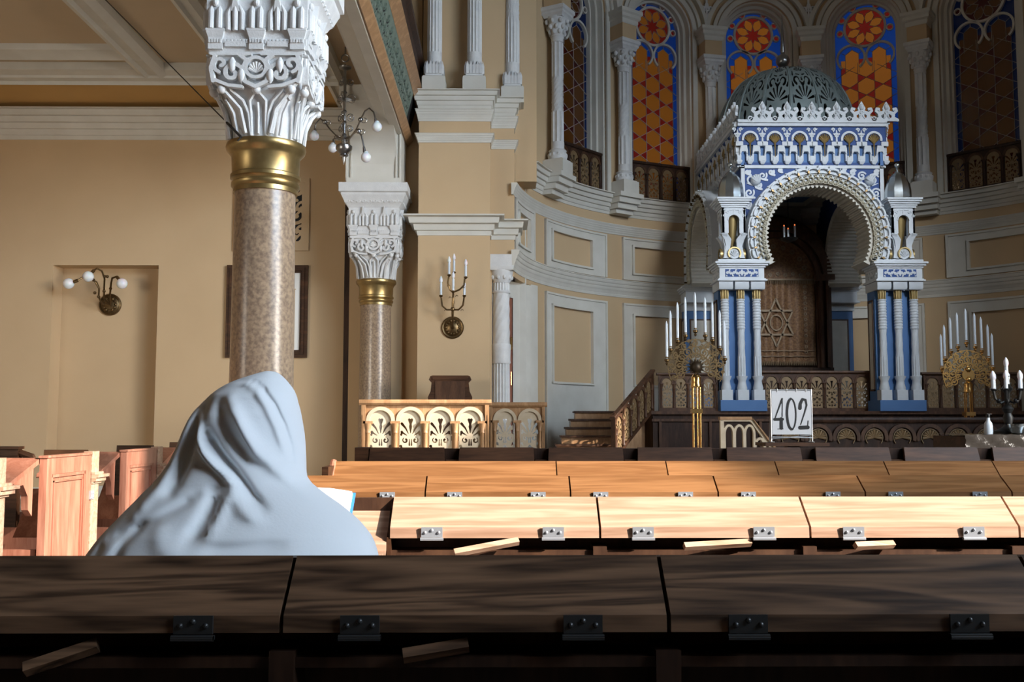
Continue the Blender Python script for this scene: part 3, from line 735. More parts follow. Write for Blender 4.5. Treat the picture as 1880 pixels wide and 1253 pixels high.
# ================================================================== BALUSTRADES
fret_cache = {}
def balustrade(name, label, p0, p1, z0, H, n, wood_m, fret_m, post=.06, th=.05, rosette=False, panel_res=46, cat='balustrade', slope=0, white=None, group=None):
    """from plan point p0 to p1 seen from its local -y side"""
    L_ = math.hypot(p1[0] - p0[0], p1[1] - p0[1]); ang = math.atan2(p1[1] - p0[1], p1[0] - p0[0])
    t = thing(name, label, cat, (p0[0], p0[1], z0), ang, group)
    sh = lambda x: slope * x
    b = MB()
    hr = H * .07
    pr = [(-th * .9, 0), (-th * 1.25, hr * .35), (-th * 1.25, hr * .7), (-th * 1.0, hr), (th * 1.0, hr), (th * 1.25, hr * .7), (th * 1.25, hr * .35), (th * .9, 0)]
    b.loft([[(x, y, H - hr + z + sh(x)) for y, z in pr] for x in (-.03, L_ + .03)]); b.build('handrail', wood_m, t)
    b = MB(); hb = H * .09
    b.loft([[(x, y, z + sh(x)) for y, z in ((-th * .8, 0), (-th * .8, hb), (th * .8, hb), (th * .8, 0))] for x in (0, L_)]); b.build('bottom_rail', wood_m, t)
    for x in (0, L_):
        b = MB(); b.box(x - post / 2 if x else 0, x + post / 2 if not x else L_, -th, th, -(.0 if not slope else .02) + sh(x), H - hr + sh(x)); 
        b.box((x - post * .2) if x else post * .15, (x + post * .2) if not x else L_ - post * .15, -th * 1.15, -th, H * .15 + sh(x), H * .8 + sh(x)); b.build('post', wood_m, t)
    x0, x1 = post / 2, L_ - post / 2; pw = (x1 - x0) / n; r = pw * .46; zs = H - hr - r - H * .03
    col_b, arch_b = MB(), MB()
    if not rosette:
        for i in range(n):
            cx = x0 + pw * (i + .5)
            if slope: arch_b.M = Matrix.Translation((0, 0, sh(cx)))
            arch_b.ring(cx, zs, r * .78, r * 1.05, 0, 180, -th * .7, th * .3, 18)
            # spandrel board
            N = 12
            col_b.M = arch_b.M
            rings = [[(cx - pw / 2 + 1e-4, -th * .25, zs), (cx - pw / 2 + 1e-4, -th * .25, H - hr), (cx - pw / 2 + 1e-4, th * .25, H - hr), (cx - pw / 2 + 1e-4, th * .25, zs)]]
            for q in range(N + 1):
                a = PI - PI * q / N; x, z = cx + r * .8 * cos(a), zs + r * .8 * sin(a); rings.append([(x, -th * .25, z), (x, -th * .25, H - hr), (x, th * .25, H - hr), (x, th * .25, z)])
            rings.append([(cx + pw / 2 - 1e-4, -th * .25, zs), (cx + pw / 2 - 1e-4, -th * .25, H - hr), (cx + pw / 2 - 1e-4, th * .25, H - hr), (cx + pw / 2 - 1e-4, th * .25, zs)])
            col_b.loft(rings)
        for i in range(n + 1):
            cx = x0 + pw * i
            col_b.M = Matrix.Translation((0, 0, sh(cx))) if slope else None
            rr = pw * .085
            col_b.box(cx - rr * 1.3, cx + rr * 1.3, -th * .5, th * .25, hb, zs)
            if 0 < i < n or True:
                cc = (min(max(cx, x0 + rr), x1 - rr), -th * .55, 0)
                col_b.lathe([(rr * 1.3, hb), (rr * 1.3, hb + .03 * H), (rr * .8, hb + .06 * H), (rr * .8, zs - .17 * H), (rr * 1.1, zs - .15 * H), (rr * .9, zs - .13 * H), (rr * 1.5, zs - .03 * H)], 12, cc)
                col_b.box(cc[0] - rr * 1.9, cc[0] + rr * 1.9, -th * 1.0, th * .3, zs - .035 * H, zs)
        col_b.M = None
        col_b.build('colonnettes', wood_m, t); arch_b.build('arches', white or wood_m, t)
        key = (round(pw, 3), round(H, 3), fret_m.name)
        hw = r * .8; hh = zs + r * .8 - hb
        for i in range(n):
            cx = x0 + pw * (i + .5)
            if key not in fret_cache:
                fb = MB(); nx = panel_res; nz = int(nx * hh / (2 * hw))
                L2 = orn_fret(hw * .94, hh * .97)
                lim = lambda X, Z: np.where(Z > zs - hb, np.hypot(X, Z - (zs - hb)) - r * .79, np.abs(X) - hw)
                Dk = L2
                plate(fb, Dk, -hw, hw, 0, hh, nx, nz, -.006, .006, invert=True, extra=lim)
                o = fb.build('fretwork_panel', fret_m, t, (cx, 0, hb + sh(cx)), smooth=0); fret_cache[key] = o.data
            else:
                o = bpy.data.objects.new('fretwork_panel', fret_cache[key]); COL.objects.link(o); o.parent = t; o.location = (cx, 0, hb + sh(cx))
    else:
        b = MB(); b.box(x0, x1, th * .1, th * .5, 0, H - hr); b.build('back_board', wood_m, t)
        for i in range(n):
            cx = x0 + pw * (i + .5); arch_b.ring(cx, zs, r * .80, r * 1.08, -15, 195, -th * .8, th * .2, 20)
            ob = MB()
            for q in range(-4, 5):
                a = rad(90 + q * 24); ob.tube([(0, -.01, 0), (r * .35 * cos(a), -.02, r * .35 * sin(a)), (r * .58 * cos(a), -.012, r * .58 * sin(a))], [.006, .014, .018], 6)
            ob.ring(0, 0, r * .64, r * .70, -40, 220, -.018, .0, 20)
            if ('ros', round(r, 3)) not in fret_cache: o = ob.build('rosette', fret_m, t, (cx, 0, zs)); fret_cache[('ros', round(r, 3))] = o.data
            else: o = bpy.data.objects.new('rosette', fret_cache[('ros', round(r, 3))]); COL.objects.link(o); o.parent = t; o.location = (cx, 0, zs)
        arch_b.build('arches', white or wood_m, t)
    return t
balustrade('balustrade', 'sunlit oak balustrade of four arches with pale pierced panels, left of centre', (-1.74, 12.5), (-.15, 12.5), .50, .95, 4, W_BAL, FRETL, post=.10, th=.05, panel_res=64, white=FRETL)
balustrade('balustrade', 'darker two arch balustrade set back to the right of the sunlit one', (-.16, 14.15), (.62, 14.15), .50, .95, 2, W_BAL, FRETL, post=.08, th=.05, panel_res=56, white=FRETL)
PZ = 1.34
balustrade('platform_railing', 'wooden platform railing with gilt pierced panels behind the left menorah', (2.46, 15.55), (3.38, 15.55), PZ, .60, 4, W_BALD, FRETD, post=.05, th=.035)
balustrade('platform_railing', 'wooden railing with gilt pierced panels between the ark piers', (3.98, 16.05), (5.98, 16.05), PZ, .66, 8, W_BALD, FRETD, post=.05, th=.035)
balustrade('platform_railing', 'dark wooden railing right of the ark, behind the right menorah', (6.70, 15.75), (8.25, 15.75), PZ, .62, 6, W_BALD, FRETD, post=.05, th=.035)
balustrade('rosette_balustrade', 'low dark balustrade with arches and brass rosettes on the right', (3.45, 12.6), (7.4, 12.6), .30, .93, 11, W_DARK, FRETD, post=.05, th=.04, rosette=True, white=W_BALD)
# stair railing rising to the platform
balustrade('stair_railing', 'sloping wooden stair railing rising to the platform', (1.60, 14.25), (2.36, 15.55), .62, .64, 5, W_BALD, FRETD, post=.07, th=.035, slope=.72 / 1.506)
# window balconies in the apse
for i, (a, lb) in enumerate(((-48, 'dark wooden window balcony with gilt panels under the leftmost window'), (-24, 'dark wooden window balcony under the second window from the left'),
                             (0, 'dark window balcony hidden behind the dome'), (24, 'dark window balcony right behind the ark crown'), (48, 'dark wooden window balcony with gilt panels under the rightmost window'))):
    if i == 2: continue
    u = Vector((cos(rad(a)), -sin(rad(a)))); c = Vector(apse_pt(a, AP + .10))
    balustrade('window_balcony', lb, tuple(c - u * .655), tuple(c + u * .655), ZL, .76, 4, W_DARK, FRETD, post=.05, th=.03, white=W_BALD, panel_res=40)

# small white arcaded stair cheek and its sloping rail
t = thing('stair_cheek', 'pale arcaded stair cheek with a dark sloping handrail, left of the number board', 'railing', (2.70, 12.2, 0))
for x in (.0, .60): b = MB(); b.box(x, x + .05, -.04, .04, 0, .42); b.build('foot_post', W_DARK, t)
b = MB()
L = [([(0, .40), (0, 1.20), (.36, 1.20), (.72, .70)], .022), ([(0, .42), (.72, .42)], .02)]
for k in range(4):
    cx = .085 + .125 * k; top = 1.02 if k < 3 else .86
    L.append(([(cx - .058, .42), (cx - .058, top - .02)] + [(cx + .058 * cos(rad(180 - 18 * i)), top + .11 * sin(rad(18 * i))) for i in range(11)] + [(cx + .058, .42)], .014))
plate(b, L, -.03, .75, .38, 1.23, 90, 98, -.03, .03); b.build('arcade', FRETL, t)
b = MB(); b.box(-.0, .66, .03, .05, .2, .72); b.build('back_board', W_DARK, t)
b = MB(); b.prism([(-.03, 1.20), (.37, 1.20), (.36, 1.235), (-.03, 1.235)], -.05, .05); b.prism([(.36, 1.235), (.40, 1.17), (.86, .52), (.84, .62)], -.055, .055); b.build('handrail', W_BAL, t)

# ================================================================== PLATFORM AND STEPS
b = MB()
pl = [(2.36, 15.5), (8.6, 15.5)] + [apse_pt(a, RA - .005) for a in range(60, -46, -5)]
b.loft([[(x, y, 0) for x, y in pl], [(x, y, PZ - .03) for x, y in pl]])
b.build('platform', W_DARK, kind='structure')
b = MB(); b.box(2.32, 8.6, 15.44, 15.6, PZ - .05, PZ + .0); b.box(2.34, 8.6, 15.46, 15.5, PZ - .16, PZ - .12)
for k in range(8):
    x = 2.45 + k * .78; b.box(x, x + .04, 15.465, 15.5, .3, PZ - .16); b.box(x + .66, x + .70, 15.465, 15.5, .3, PZ - .16)
struct('trim_16', b, W_BALD)
for k in range(6):
    yk = 14.25 + .30 * k; ztop = .60 + .124 * (k + 1)
    xl = CX - math.sqrt(RA ** 2 - (yk + .3 - CY) ** 2); xr = 1.62 + (yk - 14.25) * .56
    b = MB(); b.box(.72 + .09 * k, xr - .12, yk, yk + .298, .5, ztop - .03)
    o = b.build('stair_step', W_BAL, label='%s wooden step of the stair beside the curved wall' % ('lowest', 'second', 'third', 'fourth', 'fifth', 'topmost')[k], category='step', group='steps up to the platform')
    b = MB(); b.box(.70 + .09 * k, xr - .10, yk - .03, yk + .298, ztop - .03, ztop); b.build('tread', W_BALD, o)
b = MB(); b.box(-1.75, 1.60, 12.45, 14.3, 0, .5); b.build('low_dais', W_DARK, kind='structure')

# door at the left end of the apse
root = bpy.data.objects.new('door_1', None); COL.objects.link(root); root['kind'] = 'structure'; root.location = (0, 0, 0)
b = MB(); b.box(-.13, .185, 15.62, 15.68, .5, 3.10); b.box(.13, .185, 15.60, 15.70, .5, 3.12); b.box(-.05, .10, 15.60, 15.63, 1.2, 2.0); b.box(-.05, .10, 15.60, 15.63, 2.15, 2.95)
b.build('door_leaf', W_RED, root)
b = MB(); b.tube([(.155, 15.58, 1.75), (.155, 15.53, 1.75), (.155, 15.53, 1.95), (.155, 15.58, 1.95)], .010, 8); b.box(.145, .175, 15.58, 15.60, 2.30, 2.50); b.build('handle', GOLD, root)
b = MB()
b.loft([[(.185, 15.58, z), (.53, 16.10, z), (.60, 16.20, z), (.30, 15.90, z)] for z in (.3, 3.40)])
b.loft([[(.35, 15.80, z), (.40, 15.84, z), (.48, 15.94, z), (.43, 15.96, z)] for z in (.3, 3.2)])
b.loft([[(.10, 15.45, z), (.50, 16.08, z), (.60, 16.20, z), (.10, 15.75, z)] for z in (3.12, 3.40)])
b.box(-.14, .4, 15.75, 16.0, 0, 5.0)
struct('trim_17', b, WHT)
b = MB(); b.box(XR_, .22, 15.3, 15.6, 3.38, 3.9); struct('wall_door_head', b, TAN)


# ================================================================== THE ARK CANOPY
AX, AY = 5.0, 15.4
ark = thing('ark_canopy', 'blue and white domed ark canopy with horseshoe arches on the platform', 'canopy', (AX, AY, PZ))
def collist(m, x, y):
    """one colonnette of the ark piers, origin at pier base"""
    m.box(x - .085, x + .085, y - .085, y + .085, .17, .33)
    m.lathe([(.075, .33), (.08, .36), (.065, .42), (.058, .47), (.085, .53), (.087, .545), (.06, .55)], 16, (x, y, 0))
    m.loft([[(x + p[0], y + p[1], p[2]) for p in r] for r in shaft_fn(.062, .55, .85, 10, lambda q: 0, .16, 40, 2)])
    m.loft([[(x + p[0], y + p[1], p[2]) for p in r] for r in shaft_fn(.060, .85, 1.28, 10, lambda q: q * 2.2, .16, 40, 12)])
    for k in range(9):
        z = 1.28 + k * .045; rr = .062
        m.lathe([(rr * .92, z), (rr * 1.05, z + .012), (rr * 1.05, z + .032), (rr * .92, z + .044)], 14, (x, y, 0))
    m.lathe([(.055, 1.68), (.068, 1.70), (.055, 1.72), (.068, 1.74), (.068, 1.755)], 16, (x, y, 0))
def ark_pier(loc, full, flip, nm='pier'):
    """base, blue body, colonnettes and capital block as sub-parts"""
    m = MB(); m.box(-.36, .36, 0, .52, 0, .17); m.box(-.33, .33, .19, .50, .17, 1.93)
    p = m.build(nm, BLUE, ark, loc, 0)
    m = MB()
    for sx in (-1, 1):          # framed tan panel on the cheeks
        x = sx * .335; m.box(min(x, x + sx * .006), max(x, x + sx * .006), .27, .43, .35, 1.72)
    if not full: m.box(-.22, .22, .182, .19, .35, 1.72)
    m.build('cheek_panel', ARKC, p)
    m = MB()
    for sx in (-1, 1):
        x = sx * .342
        for q in ((.25, .27, .32, 1.76), (.43, .45, .32, 1.76)): m.box(x - .008, x + .008, q[0], q[1], q[2], q[3])
        for z in (.32, 1.74): m.box(x - .008, x + .008, .25, .45, z, z + .025)
    if not full: m.frame(-.245, .245, .325, 1.745, .025, .175, .19)
    m.build('panel_moulding', W_BALD, p)
    if full:
        for x in (-.25, 0, .25):
            m = MB(); collist(m, x, .095); m.build('colonnette', ARKW, p)
            m = MB(); m.lathe([(.05, 1.755), (.058, 1.78), (.055, 1.90)], 14, (x, .095, 0))
            for k in range(8):
                a = 2 * PI * k / 8; m.tube([(x + .052 * cos(a), .095 + .052 * sin(a), 1.76), (x + .058 * cos(a), .095 + .058 * sin(a), 1.89)], .010, 5)
            m.build('gilt_collar', GILT, p)
    m = MB()
    if full:
        for x in (-.25, 0, .25):
            m.loft([[(x + sx * .105, .095 + sy * .10 + .0, 1.90) for sx, sy in ((-1, -1), (1, -1), (1, 1), (-1, 1))], [(x + sx * .11, .095 + sy * .12, 1.93) for sx, sy in ((-1, -1), (1, -1), (1, 1), (-1, 1))], [(x + sx * .11, .095 + sy * .12, 2.03) for sx, sy in ((-1, -1), (1, -1), (1, 1), (-1, 1))]])
    m.box(-.35, .35, .15, .52, 1.90, 2.03)
    for (o, z0, z1) in ((.04, 2.03, 2.05), (.02, 2.05, 2.07), (0, 2.07, 2.24), (.02, 2.24, 2.27), (.05, 2.27, 2.30), (.075, 2.30, 2.33), (.02, 2.33, 2.37)):
        m.box(-.35 - o, .35 + o, -.02 - o, .50 + o * .3, z0, z1)
    m.build('capital_block', ARKW, p)
    if full:
        m = MB(); m.box(-.26, .26, -.024, -.019, 2.095, 2.215); m.build('navy_panel', NAVY, p)
        m = MB(); L = shift(orn_vine(.25, .055), 0, 2.155); plate(m, L, -.26, .26, 2.095, 2.215, 90, 24, -.034, -.022)
        m.m = 0; m.build('scroll_relief', ARKW, p)
        m = MB()
        L = shift(orn_vine(.20, .055), 0, 2.155)
        sx = -1
        plate(m, L, -.2, .2, 2.095, 2.215, 60, 20, -.006, .006); m.build('side_scroll_relief', ARKW, p, (-.356, .22, 0), PI / 2)
    return p
pL = ark_pier((-1.24, 0, 0), True, 0); pR = ark_pier((1.24, 0, 0), True, 0)
for x in (-1.24, 1.24): ark_pier((x, 2.85, 0), False, 0, 'rear_pier')

# horseshoe arch: front ring with ornaments and ribbed soffit (built once, used on three sides)
ZA = 2.73
def arch_meshes():
    A0, A1 = -19, 199
    b1 = MB()
    b1.ring(0, ZA, .88, 1.02, A0 - 2, A1 + 2, .03, .10, 60); b1.ring(0, ZA, 1.0, 1.13, A0, A1, .02, .42, 72); b1.ring(0, ZA, 1.015, 1.035, A0, A1, -.01, .03, 60)
    n = 24; pts = []
    for i in range(n):                       # scalloped, notched outer border
        a0 = A0 + (A1 - A0) * i / n; a1 = A0 + (A1 - A0) * (i + 1) / n
        for f0, f1 in ((.06, .94),):
            q0, q1 = a0 + (a1 - a0) * f0, a0 + (a1 - a0) * f1
            P_ = [(1.055 * cos(rad(q0)), 1.055 * sin(rad(q0))), (1.085 * cos(rad(q0 + .8)), 1.085 * sin(rad(q0 + .8))), (1.095 * cos(rad((q0 + q1) / 2)), 1.095 * sin(rad((q0 + q1) / 2))), (1.085 * cos(rad(q1 - .8)), 1.085 * sin(rad(q1 - .8))), (1.055 * cos(rad(q1)), 1.055 * sin(rad(q1)))]
            b1.strip([(x, z + ZA) for x, z in P_], .012, -.03, .03)
            b1.ball((1.127 * cos(rad(a0)), .0, ZA + 1.127 * sin(rad(a0))), .016, 8)
    b2 = MB(); n = 46
    for i in range(n):                       # interlaced loops and pearls
        a = rad(A0 - 5 + (A1 - A0 + 10) * (i + .5) / n); b2.ring(.905 * cos(a), ZA + .905 * sin(a), .046, .058, 0, 360, -.012, .03, 14)
        b2.ball((.885 * cos(a), .0, ZA + .885 * sin(a)), .024, 8)
        a2 = rad(A0 + (A1 - A0) * (i + .5) / n); b2.ring(.985 * cos(a2), ZA + .985 * sin(a2), .012, .022, 0, 360, .005, .03, 8)
    b3 = MB(); n = 24
    for i in range(n + 1):
        a = rad(A0 + (A1 - A0) * i / n); c, s_ = cos(a), sin(a)
        q = [(1.035 * c - .018 * s_, 1.035 * s_ + .018 * c), (1.065 * c, 1.065 * s_), (1.035 * c + .018 * s_, 1.035 * s_ - .018 * c), (1.0 * c, 1.0 * s_)]
        b3.prism([(x, z + ZA) for x, z in q], -.045, .02)
    b4 = MB(); N = 48; rings = []            # corrugated soffit
    for i in range(N * 4 + 1):
        a = rad(-29 + 238 * i / (N * 4)); ph = (i % 4); r = (.80, .825, .825, .80)[ph] if True else .8
        r = .795 + (.03 if ph in (2, 3) else 0)
        c, s_ = cos(a), sin(a)
        rings.append([(r * c, .05, ZA + r * s_), (.90 * c, .05, ZA + .90 * s_), (.92 * c, .62, ZA + .92 * s_), (r * c, .62, ZA + r * s_)])
    b4.loft(rings)
    return [(b1, 'arch_ring', ARKW), (b2, 'arch_loops', LOOP), (b3, 'gilt_studs', DGOLD), (b4, 'ribbed_soffit', ARKC)]
am = arch_meshes()
firsts = [bb.build(nm, mm, ark, (0, -.02, 0)) for bb, nm, mm in am]
for (x, y, rz) in ((-1.58, 1.78, -PI / 2), (1.58, 1.78, PI / 2)):
    for o in firsts:
        c = o.copy(); COL.objects.link(c); c.location = (x, y, 0); c.rotation_euler[2] = rz

# upper box
m = MB()
for rz, (cx_, cy_), hw in ((0, (0, .30), 1.14), (-PI / 2, (-1.14, 1.90), 1.6), (PI / 2, (1.14, 1.90), 1.6)):
    m.M = Matrix.Translation((cx_, cy_, 0)) @ Matrix.Rotation(rz, 4, 'Z')
    m.arch_wall(-hw, hw, 2.36, 4.0, 0 if rz == 0 else 0, 1.04, ZA, 0, .06, 20)
m.M = None
m.build('spandrel_walls', NAVY, ark)
m = MB(); m.box(-1.14, 1.14, .34, 3.48, 3.98, 4.05)
for x in (-.8, 0, .8): m.box(x - .06, x + .06, .36, 3.4, 3.90, 3.98)
for y in (.5, 1.35, 2.2, 3.1): m.box(-1.1, 1.1, y, y + .12, 3.90, 3.98)
m.build('canopy_ceiling', ARKC, ark)
m = MB()
for x in (-.4, .4):
    for y in (.66, 1.51, 2.36): m.box(x - .28, x + .28, y, y + .65, 3.955, 3.978)
m.build('ceiling_panels', BLUE, ark)
# spandrel frames with scroll relief
m = MB()
for s_ in (-1, 1):
    x0, x1 = (-1.14, -.02) if s_ < 0 else (.02, 1.14)
    L = []
    for (cx_, cz, r) in ((.98, 3.72, .10), (.80, 3.78, .07), (.66, 3.84, .05), (1.02, 3.50, .08), (1.05, 3.30, .06), (.88, 3.62, .06), (1.0, 3.14, .05), (.52, 3.87, .035), (1.04, 3.84, .045)):
        L.append((spiral(s_ * cx_, cz, r, r * .2, 30, 30 + s_ * 460, 20), .014)); L.append(([(s_ * (cx_ - r), cz - r), (s_ * cx_, cz - r * .9), (s_ * (cx_ + r * .8), cz - r * .6)], (.018, .005)))
    plate(m, L, min(x0, x1), max(x0, x1), 2.95, 3.92, 130, 110, .283, .300, extra=lambda X, Z: 1.10 - np.hypot(X, Z - ZA))
    m.box(s_ * 1.12 - .03, s_ * 1.12 + .03, .275, .305, 2.4, 3.94)
    m.ball((s_ * .92, .27, 3.70), .085, 14)
    for k in range(5): a = rad(50 + 25 * k); m.tube([(s_ * .92, .20, 3.66), (s_ * .92 + .09 * cos(a), .20, 3.68 + .10 * sin(a))], [.01, .018], 6)
m.box(-1.15, 1.15, .275, .305, 3.90, 3.95)
m.build('spandrel_relief', ARKW, ark)

# frieze of little arches, muqarnas and crown; the same strip on front and sides
def frieze(n, pitch):
    H = n * pitch / 2
    wht, blu, nav, gil, crw = MB(), MB(), MB(), MB(), MB(); shells = []
    blu.box(-H, H, .05, .10, 3.93, 4.28)
    nav.box(-H, H, -.005, .10, 4.28, 4.60)
    wht.box(-H, H, -.05, .10, 4.58, 4.63); wht.box(-H, H, -.075, .10, 4.63, 4.66); wht.box(-H, H, .03, .1, 3.92, 3.95)
    for i in range(n):
        cx = -H + pitch * (i + .5)
        wht.ring(cx, 4.37, .10, .135, -12, 192, -.03, .0, 20)
        for sx in (-1, 1):
            wht.box(cx + sx * .16 - .045, cx + sx * .16 + .045, -.03, .05, 4.26, 4.33)
            ccx = cx + sx * pitch / 4 * 1.02                 # blue niches below, with pointed white hoods
            wht.ring(ccx, 4.14, .042, .066, -5, 185, -.02, .06, 12)
            for q in (-1, 1):
                wht.box(ccx + q * .054 - .013, ccx + q * .054 + .013, -.005, .06, 4.02, 4.14)
            wht.loft([[(ccx - .066, -.02, 4.17), (ccx + .066, -.02, 4.17), (ccx + .066, .06, 4.17), (ccx - .066, .06, 4.17)], [(ccx - .05, -.025, 4.27), (ccx + .05, -.025, 4.27), (ccx + .05, .06, 4.27), (ccx - .05, .06, 4.27)]])
        for dx in (0, pitch / 2):
            wht.sq([(.022, 3.965), (.045, 4.0), (.045, 4.02), (.03, 4.03), (.034, 4.10)], (cx + dx, .02, 0))
        nv = shift(orn_vine(.055, .05), cx - pitch / 2, 4.46) + [([(cx - pitch / 2, 4.30), (cx - pitch / 2, 4.52)], (.018, .006)), (spiral(cx - pitch / 2 + .05, 4.53, .03, .008, 0, 400, 12), .008), (spiral(cx - pitch / 2 - .05, 4.53, .03, .008, 180, -220, 12), .008), ([(cx - .1, 4.55), (cx + .1, 4.55)], .007)]
        plate(wht, nv, cx - pitch / 2 - .1, cx - pitch / 2 + .1, 4.30, 4.58, 36, 46, -.018, -.004)
        for k in range(-3, 4):
            a = rad(90 + k * 24); gil.tube([(cx, -.01, 4.30), (cx + .055 * cos(a), -.03, 4.34 + .05 * sin(a)), (cx + .09 * cos(a), -.012, 4.37 + .085 * sin(a))], [.006, .015, .012], 6)
        gil.tube([(cx, -.02, 4.08), (cx, -.02, 4.32)], [.006, .016], 6); shells.append(gil); gil = MB()
        # crown: ringed rosette over the arch, fleur between
        crw.ring(cx, 4.70, .022, .042, 0, 360, -.06, -.02, 12)
        crw.box(cx - pitch / 2, cx + pitch / 2, -.05, -.02, 4.655, 4.685)
        f = cx + pitch / 2
        if i < n - 1 or True:
            fl = mirror([([(0, 4.69), (.09, 4.70), (.115, 4.78), (.06, 4.84)], (.022, .026)), ([(.06, 4.84), (.12, 4.82), (.165, 4.87), (.155, 4.92), (.115, 4.915), (.12, 4.89)], (.024, .014)), ([(.19, 4.68), (.13, 4.72)], .02)]) + [([(0, 4.93), (0, 5.06)], (.062, .006)), ([(0, 4.76), (0, 4.93)], (.04, .055)), ([(-.16, 4.68), (.16, 4.68)], .026)]
            plate(crw, shift(fl, f, 4.66 - 4.66 * .80, 1, .80), f - .2, f + .2, 4.66, 5.0, 48, 42, -.06, -.02)
            crw.ball((f, -.062, 4.89), .038, 10, 1.4); crw.tube([(f - .05, -.062, 4.70), (f + .02, -.066, 4.80), (f, -.065, 4.84)], [.012, .02, .014], 8); crw.tube([(f + .05, -.062, 4.70), (f - .02, -.066, 4.80), (f, -.065, 4.84)], [.012, .02, .014], 8)
    fl0 = -H
    return [(blu, 'muqarnas_ground', BLUE), (nav, 'frieze_ground', NAVY), (wht, 'arcaded_frieze', ARKW), (crw, 'crown_cresting', ARKW)] + [(q, 'gilt_shell', GILT) for q in shells]
for (n, pitch, loc, rz) in ((6, .40, (0, .27, 0), 0), (9, .355, (-1.2, 1.87, 0), -PI / 2), (9, .355, (1.2, 1.87, 0), PI / 2)):
    for bb, nm, mm in frieze(n, pitch): bb.build(nm, mm, ark, loc, rz)

# corner turrets
def turret(x):
    w_, g_, s_ = MB(), MB(), MB()
    y = .20
    for rz in (0, -PI / 2, PI / 2, PI):
        T = Matrix.Translation((x, y, 0)) @ Matrix.Rotation(rz, 4, 'Z')
        w_.M = T; w_.arch_wall(-.18, .18, 2.80, 3.20, 0, .085, 3.00, -.18, -.15, 12); w_.ring(0, 3.0, .085, .105, 0, 180, -.192, -.18, 12)
        L = mirror([(spiral(.10, 3.13, .03, .008, 0, 400, 12), .007), (spiral(.145, 3.07, .022, .006, 90, -260, 12), .006), ([(0, 3.11), (0, 3.17)], .008), ([(.02, 3.165), (.16, 3.165)], .006)])
        plate(w_, L, -.17, .17, 3.02, 3.18, 50, 26, -.19, -.178)
        for sx in (-1, 1):
            w_.loft([[(sx * .18, -.18, 2.80), (sx * .085, -.18, 2.80), (sx * .085, -.12, 2.80), (sx * .18, -.12, 2.80)], [(sx * .21, -.20, 2.78), (sx * .10, -.19, 2.78), (sx * .10, -.12, 2.78), (sx * .21, -.12, 2.78)],
                     [(sx * .15, -.17, 2.70), (sx * .04, -.16, 2.70), (sx * .04, -.10, 2.70), (sx * .15, -.10, 2.70)], [(sx * .12, -.14, 2.60), (sx * .05, -.14, 2.60), (sx * .05, -.08, 2.60), (sx * .12, -.08, 2.60)], [(sx * .17, -.16, 2.40), (sx * .10, -.16, 2.40), (sx * .10, -.08, 2.40), (sx * .17, -.08, 2.40)]])
        g_.M = T; g_.ring(0, 2.47, .085, .105, -40, 220, -.20, -.16, 16)
        w_.ring(0, 2.47, .0, .085, 0, 360, -.17, -.15, 14)
        for k in range(-2, 3):
            a = rad(90 + k * 32); w_.tube([(0, -.175, 2.42), (.07 * cos(a), -.18, 2.44 + .08 * sin(a))], [.006, .014], 6)
    w_.M = g_.M = None
    g_.lathe([(.03, 2.58), (.09, 2.90), (.115, 3.10)], 14, (x, y, 0))
    for z0, h in ((3.20, .20), (3.23, .215), (3.26, .24), (3.29, .265), (3.32, .28)): w_.box(x - h, x + h, y - h, y + h, z0, z0 + .03)
    p = w_.build('turret', ARKW, ark); g_.build('gilt_niche', GILT, p)
    r_ = []
    for (r, z) in ((.20, 3.35), (.205, 3.40), (.20, 3.52), (.18, 3.62), (.14, 3.71), (.09, 3.78), (.03, 3.83), (.015, 3.86)):
        r_.append([(x + r * cos(2 * PI * j / 10 + .3), y + r * sin(2 * PI * j / 10 + .3), z) for j in range(10)])
    s_.loft(r_); s_.build('silver_domelet', SILV, p, smooth=25)
    s2 = MB(); s2.lathe([(.015, 3.85), (.025, 3.87), (.012, 3.89)], 10, (x, y, 0)); s2.ball((x, y, 3.93), .045, 14); s2.build('silver_ball', SILV, p)
turret(-1.34); turret(1.34)

# pierced dome
DC = (.13, 2.15)
def dome_pt(th, v, d):
    """v 0..1 up the dome"""
    z = 4.62 + 1.52 * sin(v * PI / 2) ** .92; r = 1.22 * (cos(v * PI / 2) ** .72 if v < 1 else 0) * (1 + .02 * sin(v * PI)) + d + .012
    return (DC[0] + r * cos(th), DC[1] + r * sin(th), z)
gb = MB(); NG = 16
holes = []
def fan(z0, r, n=3):
    for k in range(-n, n + 1):
        a = rad(90 + k * 25); holes.append(([(r * .28 * cos(a), z0 + r * .28 * sin(a)), (r * cos(a), z0 + r * sin(a))], (.010, .036)))
fan(.66, .36); fan(1.52, .26, 2)
holes += mirror([([(.24, .20), (.24, .44)], (.085, .06)), ([(.24, .52), (.24, .54)], (.075, .07)), (spiral(.20, 1.22, .14, .07, -70, 190, 12), (.045, .015)), ([(.02, 1.08), (.10, 1.16)], (.045, .02)),
    ([(.40, .62), (.42, .80)], (.03, .012)), ([(.38, 1.04), (.42, 1.16)], (.04, .015)), ([(.08, 1.40), (.20, 1.44)], (.03, .02)), ([(.36, 1.40), (.34, 1.56)], (.035, .02)), (spiral(.18, 2.0, .12, .05, -60, 180, 10), (.05, .02)), ([(.38, 1.82), (.36, 1.96)], (.04, .02)), ([(.10, 2.24), (.22, 2.30)], (.05, .03)), ([(.38, 2.12), (.38, 2.22)], (.04, .02))])
holes = holes + [([(0, 1.22), (0, 1.30)], (.04, .02)), ([(0, 1.86), (0, 1.98)], (.05, .02)), ([(0, .30), (0, .50)], (.03, .02))]
tmp = MB(); dt = 2 * PI / NG
